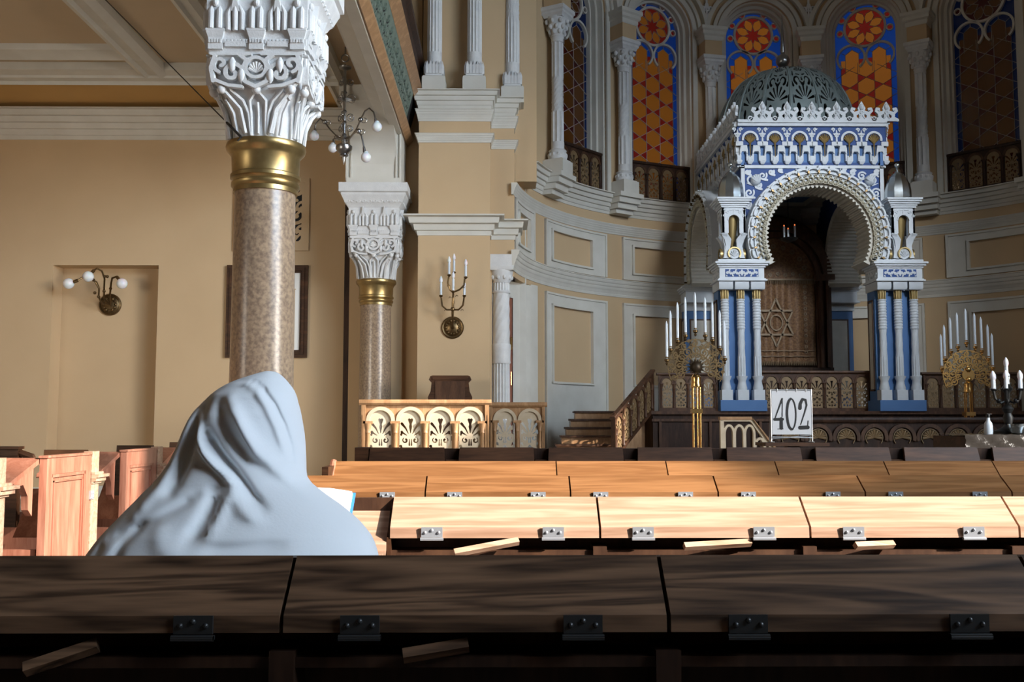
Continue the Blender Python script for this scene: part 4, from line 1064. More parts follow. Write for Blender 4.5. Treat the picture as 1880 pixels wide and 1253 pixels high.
plate(tmp, [(p, hw if isinstance(hw, tuple) else (hw, hw)) for p, hw in holes], -.5, .5, 0, 2.55, 46, 118, 0, -.02, invert=True, fmap=lambda x, d, z: (x * dt, d, min(z / 2.6, .985)))
for g in range(NG):
    th0 = 2 * PI * g / NG
    gb.add([dome_pt(th0 + a, v, d) for a, d, v in tmp.v], tmp.f)
    gb.loft([[dome_pt(th0 + dt * .5 + q / max(.3, cos(v * PI / 2)), v, e) for q, e in ((-.016, 0), (-.012, .018), (.012, .018), (.016, 0))] for v in [i / 24 * .97 for i in range(25)]])
gb.build('pierced_dome', DOME, ark, smooth=50)
m = MB(); m.lathe([(max(.01, 1.13 * cos(i / 12 * PI / 2) ** .72), 4.60 + 1.42 * sin(i / 12 * PI / 2) ** .92) for i in range(12)] + [(.01, 6.02)], 32, (DC[0], DC[1], 0)); m.build('dome_shade_shell', DARKV, ark)  # black shell added inside, stands in for the dark seen through the holes
m = MB(); m.lathe([(1.30, 4.05), (1.30, 4.62), (1.24, 4.66)], 48, (DC[0], DC[1], 0)); m.build('dome_drum', DOME, ark)
m = MB(); m.lathe([(.06, 6.11), (.05, 6.18), (.03, 6.22), (.04, 6.25)], 16, (DC[0] - .02, DC[1], 0)); m.ball((DC[0] - .02, DC[1], 6.37), .125, 24); m.lathe([(.05, 6.48), (.035, 6.52), (.045, 6.55), (.028, 6.8), (.004, 7.22)], 16, (DC[0] - .02, DC[1], 0)); m.build('finial', NICK, ark)

# the torah ark itself with its curtain
hek = thing('torah_ark', 'dark wooden arched torah ark under the canopy, behind the curtain', 'cabinet', (AX, 18.0, PZ))
m = MB(); m.box(-1.02, 1.02, .18, .75, 0, 3.3); m.box(-1.05, 1.05, .0, .75, 0, .82)
m.ring(0, 2.45, .0, 1.25, 0, 180, .3, .75, 30); m.build('cabinet_body', W_DARK, hek)
m = MB()
for r0, r1, y0 in ((.76, .86, -.03), (.88, .95, -.08), (.97, 1.06, -.02), (1.08, 1.16, .08)): m.ring(0, 2.45, r0, r1, 0, 180, y0, .3, 40)
for s_ in (-1, 1):
    m.box(min(s_ * .76, s_ * 1.04), max(s_ * .76, s_ * 1.04), .02, .3, .82, 2.45); m.box(min(s_ * .80, s_ * .86), max(s_ * .80, s_ * .86), -.06, .1, .82, 2.45); m.box(min(s_ * .92, s_ * .98), max(s_ * .92, s_ * .98), -.06, .1, .82, 2.45)
    m.box(min(s_ * .74, s_ * 1.08), max(s_ * .74, s_ * 1.08), -.09, .2, 2.40, 2.52)
m.build('arched_frame', W_BALD, hek)
cur = MB(); rings = []
nx = 80
for i in range(nx + 1):
    x = -.75 + 1.5 * i / nx; top = 2.45 + math.sqrt(max(0, .75 ** 2 - x * x)); rings.append([(x, .06 + .022 * sin(x * 26 + .6 * sin(x * 7)), .90), (x, .06 + .022 * sin(x * 26 + .6 * sin(x * 7)), 2.42)])
cur.loft(rings, cap=False, closed=False)
cur.box(-.74, .74, .10, .14, .9, 2.46)
cur.ring(0, 2.45, .001, .75, 0, 180, .05, .08, 30)
curo = cur.build('curtain', CURT, None, (AX, 18.0, PZ), label='brown brocade curtain with a star of David on the torah ark', category='curtain')
m = MB()
def tri(r, a0, w_=.018):
    P_ = [(r * cos(rad(a0 + 120 * k)), 1.64 + r * sin(rad(a0 + 120 * k))) for k in range(4)]
    for k in range(3): m.strip([P_[k], P_[k + 1]], w_, .020, .034)
m.M = Matrix.Translation((.02, 0, 0)) @ Matrix.Scale(.8, 4, Vector((1, 0, 0)))
tri(.44, 90); tri(.44, -90); m.ring(0, 1.64, .13, .15, 0, 360, .020, .034, 20)
m.M = None
m.build('star_embroidery', CURTG, curo)
m = MB()
for z in (1.02, 1.12): m.box(-.72, .72, .024, .036, z, z + .012)
for s_ in (-1, 1):
    for k in range(13): m.ring(s_ * .56, 1.10 + k * .10, .018, .03, 0, 360, .024, .036, 8)
for k in range(46):
    x = -.73 + k * .0325; m.tube([(x, .025, 2.44), (x + .006, .02, 2.36)], .008, 5); m.tube([(x, .03, .93), (x, .03, .86)], .010, 5)
m.box(-.75, .75, .018, .04, 2.42, 2.45)
for k in range(9): a = rad(20 + 17.5 * k); m.ring(.6 * cos(a), 2.45 + .6 * sin(a), .02, .045, 0, 360, .035, .05, 8)
for k in range(10): m.ring(-.63 + k * .14, 2.52 + .02 * (k % 2), .015, .035, 0, 360, .035, .05, 8)
m.build('fringe_and_border', CURTG, curo)

# hanging lamp inside the canopy
t = thing('hanging_lamp', 'small dark hanging lamp with three candles inside the ark arch', 'lamp', tuple(at(1448, 440, 17.0)))
m = MB(); m.lathe([(.02, -.06), (.14, -.01), (.16, .02), (.10, .03)], 20); m.tube([(0, 0, .03), (0, 0, PZ + 3.95 - t.location.z)], .006, 6); m.build('saucer', BLACK, t)
for x, y, h in ((-.085, -.03, .10), (-.03, -.08, .04), (.11, .0, .12)):
    m = MB(); m.lathe([(.017, .02), (.017, .12 + h)], 10, (x, y, 0)); c = m.build('candle', WAX, t)
    m = MB(); m.ball((x, y, .135 + h), .012, 8, 1.3); m.build('flame_bulb', FLAME, c)

# ================================================================== MENORAHS
def menorah(loc, label, sc_=1.0, top_front=False, face=None, fm=DGOLD):
    t = thing('menorah', label, 'menorah', loc)
    # origin at the floor, fan centre at z=zc
    zc = 1.80; 
    m = MB(); m.lathe([(.22, 0), (.22, .04), (.15, .08), (.08, .12), (.05, .2)], 24)
    for a in (30, 150, 210, 330, 270):
        x, y = .048 * cos(rad(a)), .048 * sin(rad(a)); m.tube([(x, y, .15), (x, y, zc - .20)], .009, 8)
    m.build('stem', GOLD, t)
    m = MB(); m.box(-.062, .062, -.062, .062, zc - .545, zc - .495); m.build('square_knop', GOLD, t)
    m = MB(); m.lathe([(.06, zc - .24), (.066, zc - .22), (.055, zc - .18), (.06, zc - .12), (.03, zc - .08)], 20); m.build('round_knop', GOLD, t)
    m = MB(); L = []
    for k in range(9):
        a = rad(-25 + 230 * k / 8); c, s_ = cos(a), sin(a)
        L.append((spiral(.20 * c, .20 * s_, .055, .012, math.degrees(a), math.degrees(a) + 470, 18), .007)); L.append((spiral(.285 * c, .285 * s_, .040, .010, math.degrees(a) + 180, math.degrees(a) - 250, 16), .007))
        L.append(([(.08 * c, .08 * s_), (.34 * c, .34 * s_)], .006))
        a2 = rad(-25 + 230 * (k + .5) / 8)
        if k < 8:
            L.append((spiral(.135 * cos(a2), .135 * sin(a2), .028, .006, 0, 420, 12), .006)); L.append((spiral(.25 * cos(a2), .25 * sin(a2), .035, .008, math.degrees(a2), math.degrees(a2) - 420, 14), .006)); L.append((spiral(.32 * cos(a2), .32 * sin(a2), .022, .006, 0, 400, 12), .006))
    for r in (.165, .245, .33): L.append((spiral(0, 0, r, r, -30, 210, 40), .006))
    plate(m, L, -.37, .37, -.22, .38, 150, 120, -.010, .010); m.build('filigree_fan', fm, t, (0, 0, zc), smooth=0)
    m = MB()
    if face:
        m.ring(0, 0, 0, .085, 0, 360, -.03, -.012, 20); m.ball((0, -.022, .075), .04, 10); m.ball((0, -.022, -.06), .04, 10); m.build('oval_plaque', GOLD, t, (0, 0, zc))
    else:
        m.ball((0, 0, 0), .075, 24)
        for k in range(14): a = 2 * PI * k / 14; m.tube([(.06 * cos(a), -.02, .06 * sin(a)), (.095 * cos(a), -.02, .095 * sin(a))], [.018, .006], 6)
        m.build('centre_boss', mat('dark_bronze', (.05, .034, .02), .45, .6), t, (0, -.01, zc))
    px_ = (-.345, -.298, -.212, -.118, 0, .118, .205, .292, .345); zb = (.075, .20, .30, .365, .42, .365, .31, .205, .085)
    for k in range(9):
        x, z = px_[k], zb[k] + zc
        m = MB(); m.lathe([(.006, -.05), (.018, -.03), (.010, -.015), (.028, 0), (.03, .02), (.016, .03), (.018, .05)], 12, (x, 0, z)); m.build('candle_cup', fm, t)
        m = MB(); m.lathe([(.0165, .03), (.0165, .43), (.012, .45), (.002, .48)], 12, (x, 0, z)); m.build('candle', WAX, t)
    t.scale = (sc_, sc_, sc_)
    return t
menorah((*at(1278, 700, 11.8).xy, 0.02), 'tall brass menorah with nine white candles in front of the stair rail', 1.0)
menorah((*at(1776, 680, 13.3).xy, 0.0), 'brass menorah with nine candles and an oval plaque, right of the ark', 1.0, face=True, fm=GOLD)

# ================================================================== LAMPS ON THE WALLS AND CEILING
def pts(Y, L, off=None): return [tuple(at(x, y, Y)) for x, y in L]
# candle sconce on the pier
o0 = at(831, 602, 14.6)
t = thing('candle_sconce', 'brass wall sconce with six white electric candles on the pier', 'wall lamp', tuple(o0))
def rel(px, py, Y): return tuple(at(px, py, Y) - o0)
m = MB(); m.M = Matrix.Rotation(PI / 2, 4, 'X')
m.lathe([(.165, -.02), (.165, .02), (.15, .035), (.13, .03), (.12, .045), (.06, .07), (.03, .075), (.005, .10)], 36)
for k in range(14): a = 2 * PI * k / 14; m.ball((.095 * cos(a), .095 * sin(a), .05), .022, 8)
m.M = None; m.build('back_plate', DGOLD, t)
m = MB()
m.tube([(0, -.09, 0), rel(831, 590, 14.45), rel(831, 575, 14.38), rel(832, 540, 14.36), rel(833, 505, 14.40)], [.012, .012, .02, .014, .010], 8)
m.ball(rel(831, 568, 14.38), .032, 12, 1.2); m.ball(rel(832, 555, 14.38), .022, 10, 1.6)
for L in ([(831, 569, 14.38), (820, 569, 14.34), (812, 562, 14.3), (810, 548, 14.3)], [(831, 569, 14.38), (842, 569, 14.34), (850, 561, 14.3), (852, 546, 14.3)], [(832, 538, 14.36), (826, 532, 14.3), (822, 520, 14.3), (824, 509, 14.3)], [(832, 537, 14.36), (844, 532, 14.3), (852, 524, 14.3), (853, 512, 14.3)], [(832, 545, 14.36), (832, 543, 14.25), (832, 537, 14.2)]):
    m.tube([rel(*p) for p in L], .013, 8)
for (x, y, Y) in ((818, 571, 14.3), (848, 571, 14.3), (826, 548, 14.32), (838, 545, 14.32), (823, 526, 14.3), (850, 530, 14.3)): m.tube([rel(x - 2, y, Y), rel(x, y - 3, Y), rel(x + 3, y - 1, Y)], .006, 6)
m.build('branched_arms', DGOLD, t)
for (x, yt, yb, Y) in ((824.5, 471, 505, 14.3), (833.5, 466, 500, 14.42), (855, 476, 509, 14.3), (809.5, 507, 543, 14.3), (832, 499, 535, 14.2), (852.5, 518, 543, 14.32)):
    p0, p1 = rel(x, yb, Y), rel(x, yt, Y); h = p1[2] - p0[2]
    m = MB(); m.lathe([(.008, -.03), (.026, -.01), (.03, 0), (.018, .01)], 12, p0); c = m.build('candle_cup', DGOLD, t)
    m = MB(); m.lathe([(.018, 0), (.018, h * .62), (.012, h * .64)], 12, p0); m.build('candle_sleeve', WAX, t)
    m = MB(); m.lathe([(.012, h * .64), (.026, h * .74), (.022, h * .86), (.006, h)], 12, p0); m.build('candle_bulb', BULB, t)
# three bulb sconce in the recess
o0 = at(203, 560, 15.86)
t = thing('bulb_sconce', 'brass wall sconce with three round white bulbs in the wall recess', 'wall lamp', tuple(o0))
m = MB(); m.M = Matrix.Rotation(PI / 2, 4, 'X'); m.lathe([(.175, -.02), (.175, .03), (.155, .05), (.145, .035), (.12, .05), (.05, .07), (.01, .08)], 36)
for k in range(12): a = 2 * PI * k / 12; m.ball((.10 * cos(a), .10 * sin(a), .05), .026, 8)
m.M = None; m.build('back_plate', DGOLD, t)
m = MB()
for L in ([(203, 562, 15.76), (186, 556, 15.55), (181, 545, 15.5), (182, 530, 15.45), (177, 518, 15.4), (171, 515, 15.36)], [(203, 560, 15.76), (191, 548, 15.6), (191, 530, 15.55), (192, 512, 15.5), (187, 498, 15.45), (178, 493, 15.4), (172, 497, 15.36)], [(202, 562, 15.76), (202, 540, 15.6), (204, 520, 15.5), (206, 511, 15.45), (214, 508, 15.4), (219, 513, 15.36)], [(182, 530, 15.45), (170, 510, 15.35), (152, 510, 15.25), (138, 517, 15.2)]):
    m.tube([rel(*p) for p in L], .015, 8)
for p in ((181, 545, 15.5), (191, 535, 15.52), (203, 530, 15.55), (192, 508, 15.5), (174, 538, 15.5), (197, 508, 15.5)): m.ball(rel(*p), .026, 8)
for a, c in (((172, 497, 15.36), (166, 503, 15.3)), ((172, 515, 15.36), (168, 511, 15.32)), ((215, 509, 15.4), (220, 515, 15.34)), ((143, 515, 15.2), (133, 519, 15.2))): m.tube([rel(*a), rel(*c)], .026, 10)
m.build('curved_arms', DGOLD, t)
for x, y, Y in ((126, 521, 15.2), (162, 508, 15.28), (224, 521, 15.3)): m = MB(); m.ball(rel(x, y, Y), .083, 24); m.build('round_bulb', BULB, t)
# chandelier
YC = 13.1; o0 = at(634, 105, YC); o0.z = ZC + .12
t = thing('chandelier', 'small silvery chandelier with scroll arms hanging from the aisle ceiling', 'chandelier', tuple(o0))
m = MB()
zt = rel(634, 122, YC)[2]; zb = rel(634, 268, YC)[2]
m.M = Matrix.Rotation(PI / 2, 4, 'X'); m.M = None
m.tube([(0, 0, 0), rel(634, 100, YC)], .012, 8)
rr = []
for k in range(13): a = 2 * PI * k / 12; rr.append((.05 * cos(a), 0, rel(634, 107, YC)[2] + .05 * sin(a)))
m.tube(rr, .009, 6); m.lathe([(.01, .03), (.03, .01), (.085, -.01), (.08, -.03), (.02, -.05)], 20, (0, 0, zt)); m.tube([(0, 0, zt), (0, 0, zb)], .019, 12)
for y in (170, 182, 205, 225, 248): m.lathe([(.02, .02), (.035, 0), (.02, -.02)], 12, (0, 0, rel(634, y, YC)[2]))
m.lathe([(.03, .0), (.10, -.01), (.02, -.03)], 16, (0, 0, rel(634, 182, YC)[2]))
zz = rel(634, 262, YC)[2]
m.lathe([(.02, .10), (.045, .07), (.03, .05), (.05, .03), (.03, 0), (.07, -.02), (.11, -.05), (.11, -.09), (.09, -.13), (.05, -.16), (.06, -.18), (.03, -.20), (.025, -.23), (.004, -.30)], 20, (0, 0, zz))
m.build('stem_and_body', NICK, t)
m = MB()
for zpx, r in ((150, .05), (180, .07), (215, .06), (235, .05)):
    m = MB()
    z = rel(634, zpx, YC)[2]
    for a in (20, 140, 260):
        for q in (0, 1):
            pp = spiral(.03 + r, z, r, .012, 180, 180 - 400 if q else 180 + 400, 16); m.tube([(x * cos(rad(a)), x * sin(rad(a)), zq) for x, zq in pp], .005, 5)
    m.build('scrollwork', NICK, t)
for (L, bl) in (([(634, 254, 13.1), (645, 250, 13.0), (654, 238, 12.9), (662, 220, 12.8), (670, 204, 12.7), (678, 199, 12.65), (686, 206, 12.6), (689, 218, 12.6)], (692, 233, 12.6)), ([(634, 254, 13.1), (642, 255, 12.8), (650, 245, 12.6), (658, 241, 12.5), (664, 250, 12.4), (668, 270, 12.4)], (672, 289, 12.4)),
                ([(634, 256, 13.1), (620, 252, 13.2), (606, 238, 13.3), (596, 224, 13.4), (588, 218, 13.5), (580, 226, 13.5), (578, 236, 13.5)], (577, 250, 13.5)), ([(634, 256, 13.1), (628, 258, 13.5), (618, 252, 13.8), (612, 256, 13.9)], (611, 272, 13.9))):
    m = MB(); m.tube([rel(*p) for p in L], .011, 8); e = rel(*L[-1]); m.tube([e, (e[0] + .01, e[1], e[2] - .07)], [.016, .022], 10)
    mid = rel(*L[3 if len(L) > 4 else 2]); m.ball(mid, .035, 10); pp = spiral(mid[0] + .05, mid[2], .05, .01, 180, 560, 14); m.tube([(x, mid[1], z) for x, z in pp], .005, 5)
    a_ = m.build('lamp_arm', NICK, t)
    m = MB(); m.ball(rel(*bl), .066, 20); m.lathe([(.05, .03), (.025, .075)], 12, rel(*bl)); m.build('glass_bulb', BULB, a_)

# wire stay from the near column to the ceiling
m = MB(); p1 = at(443, 252, 7.16); p2 = at(110, -85, 9.9); m.tube([tuple(p1), tuple(p1 + (p2 - p1) * .06)], .010, 6); m.tube([tuple(p1), tuple(p2)], .0045, 6); m.tube([tuple(p1), tuple(at(436, 259, 7.16))], .006, 6)
m.build('wire_stay', WIRE, label='thin dark wire running from the near column collar up to the ceiling', category='wire')

# ventilation grille and framed picture on the end wall
def rect(x0, y0, x1, y1, Y): a, c = at(x0, y0, Y), at(x1, y1, Y); return a.x, c.x, c.z, a.z
x0, x1, z0, z1 = rect(432, 328, 567, 461, 15.49)
t = thing('vent_grille', 'pierced scrollwork ventilation grille on the end wall above the picture', 'grille', ((x0 + x1) / 2, 15.5, z0))
W_, H_ = x1 - x0, z1 - z0
m = MB()
m.frame(-W_ / 2, W_ / 2, 0, H_, .07, -.04, 0)
m.build('frame', TAN, t)
m = MB(); L = []
for i in range(3):
    for j in range(3):
        cx_, cz = -W_ / 2 + .2 + (W_ - .4) * i / 2, .2 + (H_ - .4) * j / 2; L.append((spiral(cx_, cz, .15, .03, 90 * i + 45 * j, 90 * i + 45 * j + (430 if (i + j) % 2 else -430), 22), .026)); L.append((spiral(cx_ + .1, cz + .12, .10, .03, 200, -160, 16), .02)); L.append(([(cx_ - .15, cz - .16), (cx_ + .15, cz + .16)], .018))
L.append(([(-W_ / 2 + .07, .07), (W_ / 2 - .07, .07), (W_ / 2 - .07, H_ - .07), (-W_ / 2 + .07, H_ - .07), (-W_ / 2 + .07, .07)], .05))
plate(m, L, -W_ / 2 + .05, W_ / 2 - .05, .05, H_ - .05, 120, 120, -.025, -.008); m.build('scroll_panel', TAN, t)
m = MB(); m.box(-W_ / 2 + .05, W_ / 2 - .05, -.006, -.001, .05, H_ - .05); m.build('dark_opening', DARKV, t)
x0, x1, z0, z1 = rect(417, 487, 563, 657, 15.45)
t = thing('framed_picture', 'dark framed picture with white mount, half hidden behind the near column', 'picture', ((x0 + x1) / 2, 15.49, z0)); W_, H_ = x1 - x0, z1 - z0
m = MB()
for (o_, i_, d_) in ((0, .05, .05), (.05, .09, .07), (.09, .12, .04)):
    m.frame(-W_ / 2 + o_, W_ / 2 - o_, o_, H_ - o_, i_ - o_, -d_, 0)
m.build('frame', W_DARKH, t)
m = MB(); m.box(-W_ / 2 + .11, W_ / 2 - .11, -.02, -.005, .11, H_ - .11); m.build('mount', PAPER, t)
m = MB(); m.box(-W_ / 2 + .22, W_ / 2 - .20, -.026, -.02, .14, H_ - .38); m.box(W_ / 2 - .30, W_ / 2 - .19, -.026, -.02, H_ - .385, H_ - .37)
m.build('print', CEIL, t)

# ================================================================== CHAIR, NUMBER BOARD, TABLE
x0, x1, z0, z1 = rect(786, 690, 867, 742, 13.9)
t = thing('high_backed_chair', 'dark wooden chair whose back shows above the sunlit balustrade', 'chair', ((x0 + x1) / 2, 13.9, .5)); hw = (x1 - x0) / 2; H_ = z1 - .5
m = MB(); P_ = [(-hw * .95, .5), (hw * .95, .5), (hw, H_ - .30), (hw * .88, H_ - .22), (hw * .84, H_ - .10), (hw * .96, H_ - .06), (hw * .90, H_ - .01), (hw * .8, H_), (-hw * .8, H_), (-hw * .90, H_ - .01), (-hw * .96, H_ - .06), (-hw * .84, H_ - .10), (-hw * .88, H_ - .22), (-hw, H_ - .30)]
m.prism(P_, -.03, .03); m.box(-hw * .8, hw * .8, -.045, -.03, H_ - .06, H_ - .02); m.build('backrest', W_DARKH, t)
m = MB(); m.box(-hw * .68, hw * .68, -.04, -.03, .55, H_ - .08); m.build('back_panel', W_BALD, t)
m = MB(); m.box(-hw, hw, -.5, .02, .42, .48); m.build('seat', W_DARKH, t)
for sx in (-1, 1):
    for y in (-.46, -.02): m = MB(); m.box(sx * (hw - .03) - .03, sx * (hw - .03) + .03, y - .03, y + .03, 0, .42); m.build('leg', W_DARKH, t)

p = at(1454, 812, 9.5)
t = thing('reading_stand', 'dark wooden reading stand carrying the number board', 'lectern', (p.x, 9.5, 0))
m = MB(); m.box(-.30, .30, -.18, .20, p.z - .035, p.z - .005); m.build('top', W_DARKH, t)
m = MB(); m.box(-.06, .06, -.06, .06, .04, p.z - .035); m.build('post', W_DARK, t); m = MB(); m.box(-.25, .25, -.2, .2, 0, .04); m.build('foot', W_DARK, t)
t = thing('number_board', 'white number board reading 402 in a thin metal frame', 'sign', (p.x, 9.5, p.z - .004), rad(-3))
W_, H_ = .37, .49
m = MB(); m.box(-W_ / 2, W_ / 2, -.006, .006, .075, H_); m.build('board', BOARDW, t)
m = MB()
for sx in (-1, 1): m.tube([(sx * (W_ / 2 + .008), 0, 0), (sx * (W_ / 2 + .008), 0, H_ + .015)], .006, 8); m.tube([(sx * (W_ / 2 + .008), .1, 0), (sx * (W_ / 2 + .008), 0, .30)], .005, 6); m.tube([(sx * W_ * .5, -.09, .004), (sx * W_ * .5, .1, .004)], .005, 6)
m.tube([(-W_ / 2 - .01, 0, H_ + .008), (W_ / 2 + .01, 0, H_ + .008)], .006, 8); m.tube([(-W_ / 2, -.02, .05), (W_ / 2, -.02, .045)], .006, 8); m.tube([(-W_ / 2, .05, .03), (W_ / 2, .0, .07)], .005, 6)
for k in range(4): m.tube([(-.13 + k * .09, -.01, H_ - .01), (-.13 + k * .09, -.012, H_ + .02), (-.13 + k * .09, .012, H_ + .02)], .003, 6)
m.build('frame', CHROME, t)
def digit(L, nm):
    m = MB(); plate(m, L, -.19, .19, .08, .47, 110, 112, -.0095, -.0062); m.build(nm, BLACK, t, smooth=0)
Z0, Z1 = .125, .415
digit([([(-.085, Z1), (-.155, Z0 + .105)], (.008, .004)), ([(-.16, Z0 + .095), (-.085, Z0 + .095)], .013), ([(-.098, Z0 + .10), (-.098, Z0 + .01)], .015), ([(-.083, Z1), (-.088, Z0 + .12)], .0035), ([(-.135, Z0 + .003), (-.08, Z0 + .003)], .003)], 'digit_four')
digit([([(.0 + .042 * cos(a), (Z0 + Z1) / 2 + (Z1 - Z0) / 2 * sin(a)) for a in [2 * PI * k / 30 for k in range(8, 24)]], .011), ([(.0 + .042 * cos(a), (Z0 + Z1) / 2 + (Z1 - Z0) / 2 * sin(a)) for a in [2 * PI * k / 30 for k in range(-8, 9)]], .006)], 'digit_zero')
digit([([(.082, Z1 - .09), (.085, Z1 - .05), (.105, Z1 - .005), (.135, Z1 - .01), (.145, Z1 - .06), (.125, Z1 - .13), (.085, Z0 + .045)], (.016, .004)), ([(.08, Z0 + .015), (.15, Z0 + .018)], .018), ([(.155, Z0 + .08), (.15, Z0 + .02)], .004)], 'digit_two')

p = at(1778, 800, 8.5)
t = thing('side_table', 'wooden table under a clear plastic sheet at the right edge', 'table', (p.x, 8.5, 0))
TZ = p.z
m = MB(); m.box(0, 2.2, -.0, .7, TZ - .16, TZ - .01); m.box(.1, 2.1, .05, .65, TZ - .3, TZ - .15); m.build('table_top', W_DARKH, t)
for x in (.1, 2.1):
    for y in (.06, .64): m = MB(); m.box(x - .04, x + .04, y - .04, y + .04, 0, TZ - .15); m.build('leg', W_DARK, t)
m = MB(); rings = []
for i in range(41):
    x = -.03 + 2.26 * i / 40; r_ = []
    for j in range(20):
        if j < 7: y, z = -.012 - .006 * sin(i * 1.9 + j), TZ - .13 + .13 * j / 7
        else: y, z = -.01 + .72 * (j - 7) / 12, TZ + .004 + .006 * abs(sin(i * 1.3 + j * 2.1))
        r_.append((x + .006 * sin(j * 1.7), y, z))
    rings.append(r_)
m.loft(rings, cap=False, closed=False)
m.build('plastic_sheet', PLASTIC, None, (p.x, 8.5, 0), label='crumpled clear plastic sheet spread over the side table', category='plastic sheet', smooth=60)
q = at(1815, 795, 8.75)
t = thing('bottle', 'small white bottle with a black cap on the plastic covered table', 'bottle', (q.x, 8.75, TZ + .008))
m = MB(); m.lathe([(.034, 0), (.037, .02), (.036, .075), (.030, .10), (.016, .12), (.015, .145)], 20); m.build('body', WAX, t); m = MB(); m.lathe([(.017, .145), (.017, .175)], 14); m.box(-.012, .03, -.008, .008, .172, .18); m.build('cap', BLACK, t)
q = at(1857, 790, 8.8)
t = thing('table_candelabra', 'dark metal candelabra with pointed white bulbs at the right edge', 'candelabra', (q.x, 8.85, TZ + .012))
m = MB(); m.lathe([(.13, 0), (.13, .02), (.06, .05), (.03, .08), (.045, .14), (.03, .18), (.05, .22), (.02, .26), (.025, .36), (.05, .40), (.02, .44)], 24)
for a in range(0, 360, 60):
    c, s_ = cos(rad(a + 180)), sin(rad(a + 180)); m.tube([(0, 0, .30), (.06 * c, .06 * s_, .27), (.11 * c, .11 * s_, .31), (.125 * c, .125 * s_, .38)], .010, 8); m.ball((.08 * c, .08 * s_, .29), .022, 8)
m.build('branches', BLACK, t)
for a in list(range(0, 360, 60)) + [None]:
    c, s_, zq = (0, 0, .50) if a is None else (.125 * cos(rad(a + 180)), .125 * sin(rad(a + 180)), .38)
    m = MB(); m.lathe([(.01, 0), (.028, .01), (.015, .02)], 12, (c, s_, zq)); m.build('candle_cup', BLACK, t)
    m = MB(); m.lathe([(.016, .015), (.016, .095)], 12, (c, s_, zq)); m.build('candle_sleeve', WAX, t); m = MB(); m.lathe([(.014, .095), (.022, .12), (.02, .15), (.004, .18)], 12, (c, s_, zq)); m.build('candle_bulb', BULB, t)
t = thing('silver_dish', 'shiny dish wrapped in plastic beside the candelabra', 'dish', (q.x - .13, 8.75, TZ + .008)); t.location.x = q.x - .02; t.location.y = 8.66
m = MB(); m.lathe([(.03, 0), (.05, .01), (.075, .06), (.08, .09), (.07, .085), (.04, .02)], 20); m.build('bowl', SILV, t)

# ================================================================== PEWS, MAIN BLOCK
UW = .557
def hinge(parent, x, y, z):
    m = MB(); m.box(-.028, .028, -.004, .0, -.012, .014); m.box(-.030, .030, -.010, .002, -.020, -.014); m.tube([(-.030, -.006, -.017), (.030, -.006, -.017)], .0045, 8)
    for sx, zz in ((-.018, 0), (0, .006), (.018, 0)): m.ball((sx, -.004, zz), .0042, 8)
    return m
hinge_mesh = None
def add_hinge(lid, x, y, z):
    global hinge_mesh
    if lid.data.materials[0] == W_FRONT:          # nearest desk hinges, chrome darkened to stand for shade
        hinge(lid, 0, 0, 0).build('hinge', CHROME_SHADED, lid, (x, y, z)); return
    if hinge_mesh is None:
        o = hinge(lid, 0, 0, 0).build('hinge', CHROME, lid, (x, y, z)); hinge_mesh = o.data
    else:
        o = bpy.data.objects.new('hinge', hinge_mesh); COL.objects.link(o); o.parent = lid; o.location = (x, y, z)
def desk_row(name, label, Y, seams, zf, m_lid, m_body, dy=.09, dz=.08, th=.028, endcap=True, empty=None, hm=True):
    x0, x1 = seams[0], seams[-1] if not empty else seams[-1]
    xl = empty if empty is not None else x0
    t = thing(name, label, 'pew desk', (xl, Y, 0))
    for i in range(len(seams) - 1):
        a, c = seams[i] - xl + .003, seams[i + 1] - xl - .003
        ln = c - a
        m = MB(); pr = [(0, 0), (-dy, -dz), (-dy - .002, -dz - th), (-dy + .02, -dz - th), (.0, -th)]
        m.loft([[(x, y, z) for y, z in pr] for x in (-ln / 2, ln / 2)])
        lid = m.build('lid', m_lid, t, ((a + c) / 2, 0, zf))
        if hm:
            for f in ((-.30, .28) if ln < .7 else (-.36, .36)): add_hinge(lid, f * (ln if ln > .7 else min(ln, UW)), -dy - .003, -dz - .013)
    L = x1 - xl
    m = MB(); m.box(0, L, -.0, .025, .02, zf - .003); m.box(0, L, -.075, 0, zf - .15, zf - .135)
    m.build('back_panel', m_body, t)
    m = MB(); m.box(0, L, -.20, 0, .60, .625); m.build('book_shelf', m_body, t)
    m = MB(); m.box(.0, L, -.06, -.03, .05, .6); m.build('kick_panel', m_body, t)
    for i, s_ in enumerate(seams[1:-1] if len(seams) > 2 else []):
        x = s_ - xl; m = MB(); m.box(x - .018, x + .018, -.085, 0, .62, zf - .125); m.box(x - .012, x + .012, -.20, 0, .62, zf - .22); m.build('divider', m_body, t)
    m = MB(); m.prism([(-.03, 0), (0, 0), (0, zf - .02), (-.03, zf - .02)], -.22, .03); m.build('end_panel', m_body, t)
    return t
g = lambda n0, n1, off=0.0: [-.295 + off + UW * k for k in range(n0, n1)]
Y1, Y2, Y3, Y4, Y5 = 1.55, 2.75, 3.87, 5.1, 6.35
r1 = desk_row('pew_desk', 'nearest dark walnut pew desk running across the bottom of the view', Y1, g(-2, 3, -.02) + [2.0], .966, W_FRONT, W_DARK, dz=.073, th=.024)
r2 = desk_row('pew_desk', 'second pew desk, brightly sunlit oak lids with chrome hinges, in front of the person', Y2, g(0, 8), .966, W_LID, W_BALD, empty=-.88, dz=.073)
r3 = desk_row('pew_desk', 'third pew desk from the front, half in sun and half in shade', Y3, [-.88, -.285] + g(1, 10)[0:], .965, W_LID_DIM, W_DARKH, empty=-.88, dz=.058, th=.020)
